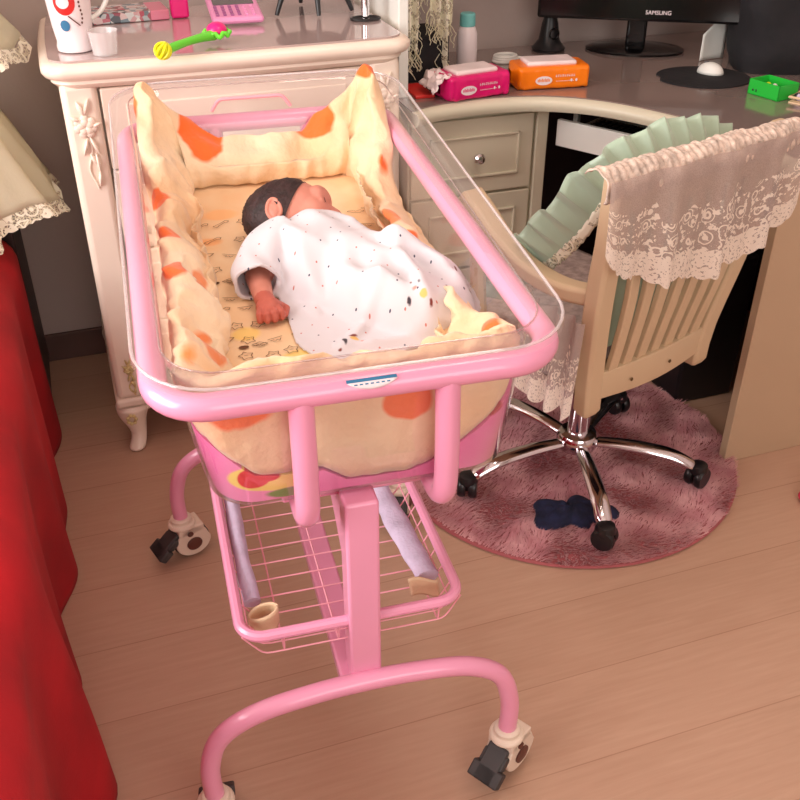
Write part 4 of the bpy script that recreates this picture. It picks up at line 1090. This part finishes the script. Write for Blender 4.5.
for k in range(10):
    m = MB(); x, y = rq.uniform(-.035,.04), rq.uniform(-.02,.025)
    m.ell((x,y,.012),(.009,.008,.009),12,8); m.build('bead', (M['black'], M['white'], M['yellow'], M['lav'])[k % 4], cb)
# black bag
bp = pz(765,62,ZD)
m = MB()
def bagf(a, b):
    th = a*2*PI; z = b*.40; r = 1-.15*b-.12*(1-sstep(0,.12,b))
    x = .135*r*math.copysign(abs(math.cos(th))**.6, math.cos(th)); y = .11*r*math.copysign(abs(math.sin(th))**.6, math.sin(th))
    n_ = .012*noise.noise(Vector((x*9,y*9,z*9)))
    return (x+n_, y+n_, z)
m.grid(48, 26, bagf, cu=True)
top_ = len(m.v)
m.add([bagf(k/24,1) for k in range(24)], [tuple(range(24))]); m.add([bagf(k/24,0) for k in range(24)], [tuple(range(24))])
bag = m.build('black_bag', M['blackm'], None, (1.845, 2.20, ZD), math.radians(-20), ang=0)
tag(bag, 'large black fabric bag standing at the right end of the desk', 'bag')
# dark case on the floor under the desk
o = MB().box(1.44,1.84,.0,1.62,2.26,.42).build('computer_tower', M['black'], None, bevel=.008)
tag(o, 'dark computer tower standing on the floor under the desk', 'computer')
# pink slipper entering at the right edge
q = pz(806,494,.02)
m = MB(); m.ell((0,0,.012),(.055,.032,.012),24,10); m.ell((.005,0,.03),(.035,.03,.022),20,10)
tag(m.build('slipper', mat('crimson_plush', srgb(206,50,84), .9, bump=.4), None, (q.x+.035,q.y,0), math.radians(10)), 'crimson slipper lying on the floor at the right edge, before the desk panel', 'slipper')

# ------------------------------------------------------------------ swivel chair
HX, HY = 1.028, 1.652; CHR = math.radians(18.4)
chair = tag(empty('swivel_chair', (HX, HY, 0), CHR), 'cream wooden slatted-back swivel chair with chrome star base, at the desk', 'chair')
def tochair(p):
    v = Vector(p)-Vector((HX,HY,0)); v.rotate(Matrix.Rotation(-CHR,3,'Z')); return v
# base
m = MB(); m.lathe([(.02,.085),(.045,.088),(.050,.10),(.050,.118),(.044,.128),(.028,.132)], 32); hubm = m.build('hub', M['chrome'], chair)
MB().lathe([(.026,.13),(.026,.24),(.019,.242),(.019,.36)], 24).build('gas_column', M['chrome'], chair)
MB().box(-.09,-.10,.365,.09,.12,.392).build('seat_plate', M['black'], chair, bevel=.006)
angs = [-105, -33, 39, 111, 183]
caster_c = None
for k, a in enumerate(angs):
    aw = math.radians(a)-CHR; dx, dy = math.cos(aw), math.sin(aw)
    P = smooth_path([(dx*.035,dy*.035,.105),(dx*.12,dy*.12,.108),(dx*.21,dy*.21,.100),(dx*.265,dy*.265,.080),(dx*.285,dy*.285,.064)],6)
    rs = [lerp(.016,.021,math.sin(PI*i/(len(P)-1))) *(1 if i < len(P)*.8 else .85) for i in range(len(P))]
    lg = MB().tube(P, rs, 12, sx=1.0, sy=.62, up=(0,0,1)).build('base_arm', M['chrome'], chair)
    if caster_c is None:
        m = MB()
        for s in (-1,1): m.lathe([(.008,-.009),(.024,-.009),(.027,-.004),(.027,.004),(.024,.009),(.008,.009)], 20, c=(0,s*.013,.027), M=Matrix.Rotation(PI/2,4,'X'))
        m.box(-.014,-.010,.022,.014,.010,.058); m.lathe([(.022,.040),(.024,.046),(.020,.060),(.010,.064)], 18)
        caster_c = m.build('caster', M['black'], chair); c = caster_c
    else:
        c = caster_c.copy(); COL.objects.link(c)
    c.location = (dx*.29, dy*.29, .02); c.rotation_euler = (0,0,aw+1.0)
# seat, posts
seatp = [(-.215,-.15),(-.235,.10),(-.22,.25),(-.15,.285),(.15,.285),(.22,.25),(.235,.10),(.215,-.15)]
MB().prism(seatp, .395, .425).build('seat', M['wood'], chair, bevel=.008)
def backy(z): return -.178-.015*sstep(.40,.60,z)-.030*clamp((z-.55)/.4)
def backcx(z): return -.024*(1-sstep(.38,.9,z))
def backx(z, s): return backcx(z)+s*(.172+.045*sstep(.36,.70,z)+.015*sstep(.7,.9,z))
for s in (-1, 1):
    R = []
    zs_ = [.352,.366,.40,.45,.50,.56,.62,.68,.74,.80,.85,.875,.885]
    for i, z in enumerate(zs_):
        w = .024 if i else .017; d = .021 if i else .014
        if i == len(zs_)-1: w, d = .015,.013
        x = backx(z, s); y = backy(z)
        R.append([Vector((x+sx_*w, y+sy_*d, z)) for sx_, sy_ in ((-1,-.7),(-.7,-1),(.7,-1),(1,-.7),(1,.7),(.7,1),(-.7,1),(-1,.7))])
    MB().rings(R).build('back_post', M['wood'], chair, bevel=.002)
m = MB(); m.grid(12,2,lambda a,b: (lerp(-.182,.138,a), backy(.42)-.004-.010*math.sin(a*PI), .388+.062*b+(-.008*math.sin(a*PI))*(1-b)))
lr = m.build('lower_rail', M['wood'], chair, solid=.024, bevel=.003)
m = MB()
for x in (-.10,.02): m.ell((x,backy(.42)-.028,.412),(.004,.002,.004),10,6)
m.build('screw_heads', M['screw'], lr)
m = MB(); m.grid(14,4,lambda a,b: (lerp(-.20,.20,a), backy(.84)-.012*math.sin(a*PI), .80+.08*b+.012*math.sin(a*PI)*b))
m.build('top_rail', M['wood'], chair, solid=.024, bevel=.004)
for k in range(7):
    u = -.126+k*.042
    R = []
    for z in (.44,.50,.56,.62,.68,.74,.82):
        x = backcx(z)+u*(1+.30*sstep(.40,.85,z)); y = backy(z)-.008-.012*math.sin(PI*(z-.44)/.40)
        R.append([Vector((x+a*.0135, y+b_*.007, z)) for a, b_ in ((-1,-1),(1,-1),(1,1),(-1,1))])
    MB().rings(R).build('slat', M['wood'], chair, bevel=.003)
for s in (-1, 1):
    P = smooth_path([(s*.208-.01,-.198,.632),(s*.226,-.11,.618),(s*.232,-.02,.628),(s*.232,.06,.660),(s*.226,.125,.696),(s*.222,.175,.720)],6)
    R = []
    for i, p in enumerate(P):
        t_ = (P[min(i+1,len(P)-1)]-P[max(i-1,0)]).normalized(); x = Vector((0,0,1)).cross(t_).normalized(); y = t_.cross(x)
        w = lerp(.021,.030,i/(len(P)-1)); e = .018
        R.append([p+x*a*w+y*b_*e for a, b_ in ((-1,-.6),(-.7,-1),(.7,-1),(1,-.6),(1,.6),(.7,1),(-.7,1),(-1,.6))])
    MB().rings(R).build('armrest', M['wood'], chair, bevel=.003)
    MB().tube(smooth_path([(s*.222,.15,.700),(s*.232,.13,.58),(s*.230,.12,.46),(s*.224,.12,.41)],5), .017, 8).build('arm_support', M['wood'], chair)
# lace chair cover
lc = tag(empty('lace_chair_cover', (HX,HY,0), CHR), 'sheer lace cover with scalloped hem draped over the top of the chair back', 'chair cover')
def ptop(a): # top of back along its width
    x = lerp(-.312,.272,a); return x, .893+.004*math.sin(a*PI)-.018*a
def coverf(a, b):
    x, zt_ = ptop(a); drop = (.126+.010*abs(math.sin(a*PI*5))+.006*abs(math.sin(a*PI*23))+.095*math.sin(PI*clamp(a))**.7+.03*a)*b
    z = zt_-drop
    fold = .010*math.sin(a*26)+.006*math.sin(a*47+1)
    y = backy(max(z,.45))-.046-.012*math.sin(a*PI)-fold*(.3+b)*1.0-.01*b
    return (x*(1-.06*b*0), y, z)
m = MB(); m.grid(240,40,coverf); setattr_ad(m.build('back_panel', M['lacecov'], lc, fix=False), 240, 40)
m = MB()
def ruchf(a, b):
    x, zt_ = ptop(a); an = -.55+b*2.95
    rr_ = .030+.0014*math.sin(a*230+math.sin(b*4)*2)+.006*noise.noise(Vector((a*22,b*4,0)))
    return (x, backy(.86)-.012-.010*math.sin(a*PI)-rr_*math.cos(an)*1.0, zt_-.022+rr_*math.sin(an)*1.1-.0)
m.grid(220,24,ruchf); m.build('ruched_band', mat('ruched_lace', srgb(214,194,180), .8, var=.25, vs=70, bump=.9, bs=140), lc, fix=False, solid=.002)
# seat lace skirt on the left
m = MB()
def skf(a, b):
    y = lerp(-.19,-.02,a); return (-.245-.010*math.sin(a*22)-.015*b, y, .58-(.20+.02*abs(math.sin(a*14)))*b)
m.grid(90,24,skf); setattr_ad(m.build('seat_skirt', M['lacecov'], lc, fix=False), 90, 24)
m = MB(); m.grid(20,20,lambda a,b: (lerp(-.25,.25,a), lerp(-.14,.28,b), .432+.028*math.sin(a*PI)**.4*math.sin(b*PI)**.4)); m.build('seat_pad', mat('mauve_seat_cloth', srgb(168,150,146), .9, var=.2, vs=50, bump=.6, bs=160), lc, solid=.006)
# round satin cushion with pleated frill leaning on the back
cu = tag(empty('back_cushion', (HX,HY,0), CHR), 'pale green satin cushion with a pleated frill, propped against the inside of the chair back', 'cushion')
Po = smooth_path([(-.20,.16,.50),(-.225,.064,.646),(-.240,-.04,.750),(-.214,-.115,.860),(-.073,-.125,.905),(.073,-.125,.902),(.206,-.13,.850),(.235,-.13,.70),(.225,-.10,.52)],12)
Pi = smooth_path([(-.17,.05,.50),(-.185,-.02,.600),(-.190,-.10,.690),(-.160,-.160,.800),(-.060,-.172,.835),(.07,-.172,.832),(.17,-.17,.79),(.185,-.16,.68),(.18,-.13,.52)],12)
NPp = len(Po)-1
def fr(a, b):
    x = a*NPp; i = min(int(x), NPp-1); f = x-i
    o = Po[i].lerp(Po[i+1], f); p = Pi[i].lerp(Pi[i+1], f); v = p.lerp(o, b)
    ph = (a*22) % 1; w = .022*((1-abs(2*ph-1))**.6-.5)*sstep(0,1,b)
    nrm = (o-p).cross(Po[i+1]-Po[i]).normalized()
    return v+nrm*w+(o-p)*.05*math.sin(a*60)*b
m = MB(); m.grid(420,8,fr); m.build('pleated_frill', M['satin'], cu, fix=False, solid=.0015, ang=0)
m = MB(); m.grid(120,4,lambda a,b: fr(a,.02+.22*b)+Vector((0,-.006,.003*math.sin(a*300)))); m.build('lace_trim', M['lacet'], cu, fix=False, solid=.001, ang=0)
def padf(a, b):
    x = lerp(-.185,.18,a); z = lerp(.47,.825,b); r = math.sin(PI*clamp(a,.02,.98))**.4*math.sin(PI*clamp(b,.03,.97))**.4
    return (x*(1-.15*b), -.165+.02*(1-b)+.055*r, z)
m = MB(); m.grid(24,24,padf); m.grid(24,24,lambda a,b: (padf(a,b)[0], -.170+.02*(1-b), padf(a,b)[2])); m.build('pad', M['satin'], cu, fix=False)

# ------------------------------------------------------------------ rug and cloth
RX, RY, RR = 1.038, 1.740, .432
rug = tag(empty('round_rug', (RX,RY,0)), 'round dusty pink shaggy rug under the swivel chair', 'rug')
MB().lathe([(.01,0.0005),(RR-.006,0.0005),(RR,.004),(RR-.003,.009),(.01,.010)], 90).build('backing', mat('rug_edge', srgb(170,92,96), .9), rug)
m = MB(); rq = random.Random(2)
for k in range(42000):
    r = RR*.99*math.sqrt(rq.random()); a = rq.random()*2*PI; x, y = r*math.cos(a), r*math.sin(a)
    f_ = noise.noise(Vector((x*9,y*9,0)))*3; ln = rq.uniform(.008,.018); dx = math.cos(f_)*ln*.9; dy = math.sin(f_)*ln*.9
    w = .0016; px_, py_ = -math.sin(f_)*w, math.cos(f_)*w; z1 = .012+rq.uniform(.003,.009)
    m.add([(x-px_,y-py_,.009),(x+px_,y+py_,.009),(x+dx,y+dy,z1)], [(0,1,2)])
t = NT('pink_pile'); c_ = t.coord(); t.set(Base_Color=t.ramp(t.noise(c_,14,4,.6).outputs[0], [(.35,srgb(204,136,144)),(.65,srgb(236,184,186))]), Roughness=.95, Sheen_Weight=.3); M['pile'] = t.m
pl_ = m.build('pile', M['pile'], rug, fix=False, smooth=False); pl_['kind'] = 'stuff'
q = pz(572,512,.02)
m = MB()
def clf(a, b):
    th = a*2*PI; r = 1.25*(.052+.018*math.sin(th*2+.6)+.010*math.sin(th*5))*b
    x = r*math.cos(th)*1.15; y = r*math.sin(th)
    z = .022+.020*(1-b**2)*(.6+.8*abs(noise.noise(Vector((x*40,y*40,1)))))
    if b > .98: z = .014
    return (x, y, z)
m.grid(60,16,clf,cu=True); tag(m.build('sock', M['navy'], None, (q.x,q.y,0), math.radians(-35), ang=0), 'crumpled navy blue sock on the pink rug by the chair base', 'sock')

# ------------------------------------------------------------------ bed with red cover, bedside table with lace
bed = tag(empty('bed', (-.75,1.1,0)), 'bed covered with a red bedspread hanging to the floor, at the left edge', 'bed')
MB().box(-.75,-1.6,.08,.52,1.12,.48).build('mattress', M['dark'], bed, bevel=.03)
XE = .577  # drape plane, local x
def bedf(a, b):
    # b: 0 on top of the bed .. 1 hem ; a along y
    y = lerp(-1.6, 1.17, a)
    L1 = .55
    fold = .014*math.sin(y*11+.6)+.010*math.sin(y*23+1.3)+.012*noise.noise(Vector((y*5,b*2,0)))
    if b < .4:
        x = lerp(-.75, XE-.07, b/.4); z = .56+.006*noise.noise(Vector((x*4,y*4,2)))
    elif b < .5:
        q_ = (b-.4)/.1*PI/2; x = XE-.07+.07*math.sin(q_)+fold*.3*(b-.4)/.1; z = .49+.07*math.cos(q_)
    else:
        q_ = (b-.5)/.5; x = XE+fold*(.3+.9*q_)+.028*q_*sstep(-.2,-.02,-abs(y+.02))*1.0; z = .49*(1-q_)+.004
    return (x, y, z)
m = MB(); m.grid(160,60,bedf); m.build('bedspread', M['red'], bed, fix=False, solid=.006, ang=0)
# dark bedside table behind the bed
bt_ = tag(empty('bedside_table', (-.41,2.46,0)), 'dark wooden bedside table between the bed and the grey wall', 'bedside table')
MB().box(-.22,-.12,.03,.24,.18,.60).build('body', M['dark'], bt_, bevel=.005)
for x in (-.2,.2):
    for y in (-.10,.15): MB().box(x-.02,y-.02,0,x+.02,y+.02,.03).build('leg', M['dark'], bt_)
MB().box(-.24,-.14,.60,.26,.19,.625).build('top', M['dark'], bt_, bevel=.006)
# tiered lace cover: skirts flaring out over the table
tl = tag(empty('lace_table_cover', (-.44,2.33,0)), 'tiered cream lace cover with ruffled hems hanging over the bedside table', 'lace cover')
def tier(z0, z1, r0, r1, nf, amp, seed):
    def f(a, b):
        th = a*2*PI; sh = b**1.3
        w = amp*b*(math.sin(th*nf+seed)+.5*math.sin(th*nf*1.7+seed*2))+amp*.5*noise.noise(Vector((math.cos(th)*3,math.sin(th)*3,b*3+seed)))
        r = lerp(r0,r1,sh)+w; p_ = .8
        x = r*math.copysign(abs(math.cos(th))**p_, math.cos(th)); y = r*.72*math.copysign(abs(math.sin(th))**p_, math.sin(th))
        z = lerp(z0,z1,b)+amp*.8*b*math.sin(th*nf*.5+seed)
        return (x, y, z)
    return f
for i, (z0,z1,r0,r1,nf,am,sd) in enumerate(((1.30,.965,.20,.355,11,.018,1.0),(.99,.64,.25,.375,13,.022,2.2),(.66,.50,.27,.315,17,.016,.4))):
    if i == 2: continue
    f = tier(z0,z1,r0,r1,nf,am,sd)
    m = MB(); m.grid(200,24,f,cu=True); k = m.build('ruffle_tier', M['lacec'], tl, fix=False, solid=.003, ang=0)
    def hem(a, b, f=f):
        x,y,z = f(a,1); s = 1+.05*b; return (x*s, y*s, z-.028*b-.004*abs(math.sin(a*PI*110))*b)
    m = MB(); m.grid(440,4,hem,cu=True); m.build('lace_hem', M['lacet'], k, fix=False)
MB().lathe([(.002,1.31),(.20,1.30),(.20,1.29)], 40).build('crown', M['lacec'], tl)

# ------------------------------------------------------------------ light
w = bpy.data.worlds.new('world'); bpy.context.scene.world = w; w.use_nodes = True
bg = w.node_tree.nodes['Background']; bg.inputs[0].default_value = (1.0,.88,.78,1); bg.inputs[1].default_value = .9
def area(name, loc, target, sx, sy, e, col):
    l = bpy.data.lights.new(name, 'AREA'); l.shape = 'RECTANGLE'; l.size = sx; l.size_y = sy; l.energy = e; l.color = col
    o = bpy.data.objects.new(name, l); COL.objects.link(o); o.location = loc
    d = Vector(target)-Vector(loc); o.rotation_euler = d.to_track_quat('-Z','Y').to_euler(); return o
area('window_daylight', (XW0-.12, .95, 1.6), (XW0+1, 1.0, 1.2), 2.1, 1.45, 90, (1,.965,.94))
area('front_fill_light', (.5, YF-.04, 1.6), (.5, 0, 1.35), 1.7, 1.3, 27, (1,.95,.90))  # added fill from behind the camera, brightens surfaces facing it
area('overhead_fill', (.85, 1.25, ZC-.08), (.85,1.25,0), .5, .5, 9, (1,.84,.72))  # added overhead fill, set to light the floor more than the uprights
MB().lathe([(.05,-.06),(.20,-.05),(.23,-.02),(.22,0)],32).build('added_ceiling_fitting', M['white'], None, (.85,1.25,ZC-.002))  # unseen fitting added to go with the overhead fill
tag(bpy.data.objects['added_ceiling_fitting'], 'round white ceiling fitting, out of view, added for the overhead fill', 'ceiling light')
sc = bpy.context.scene
sc.view_settings.view_transform = 'Standard'; sc.view_settings.look = 'None'; sc.view_settings.exposure = 0; sc.view_settings.gamma = 1
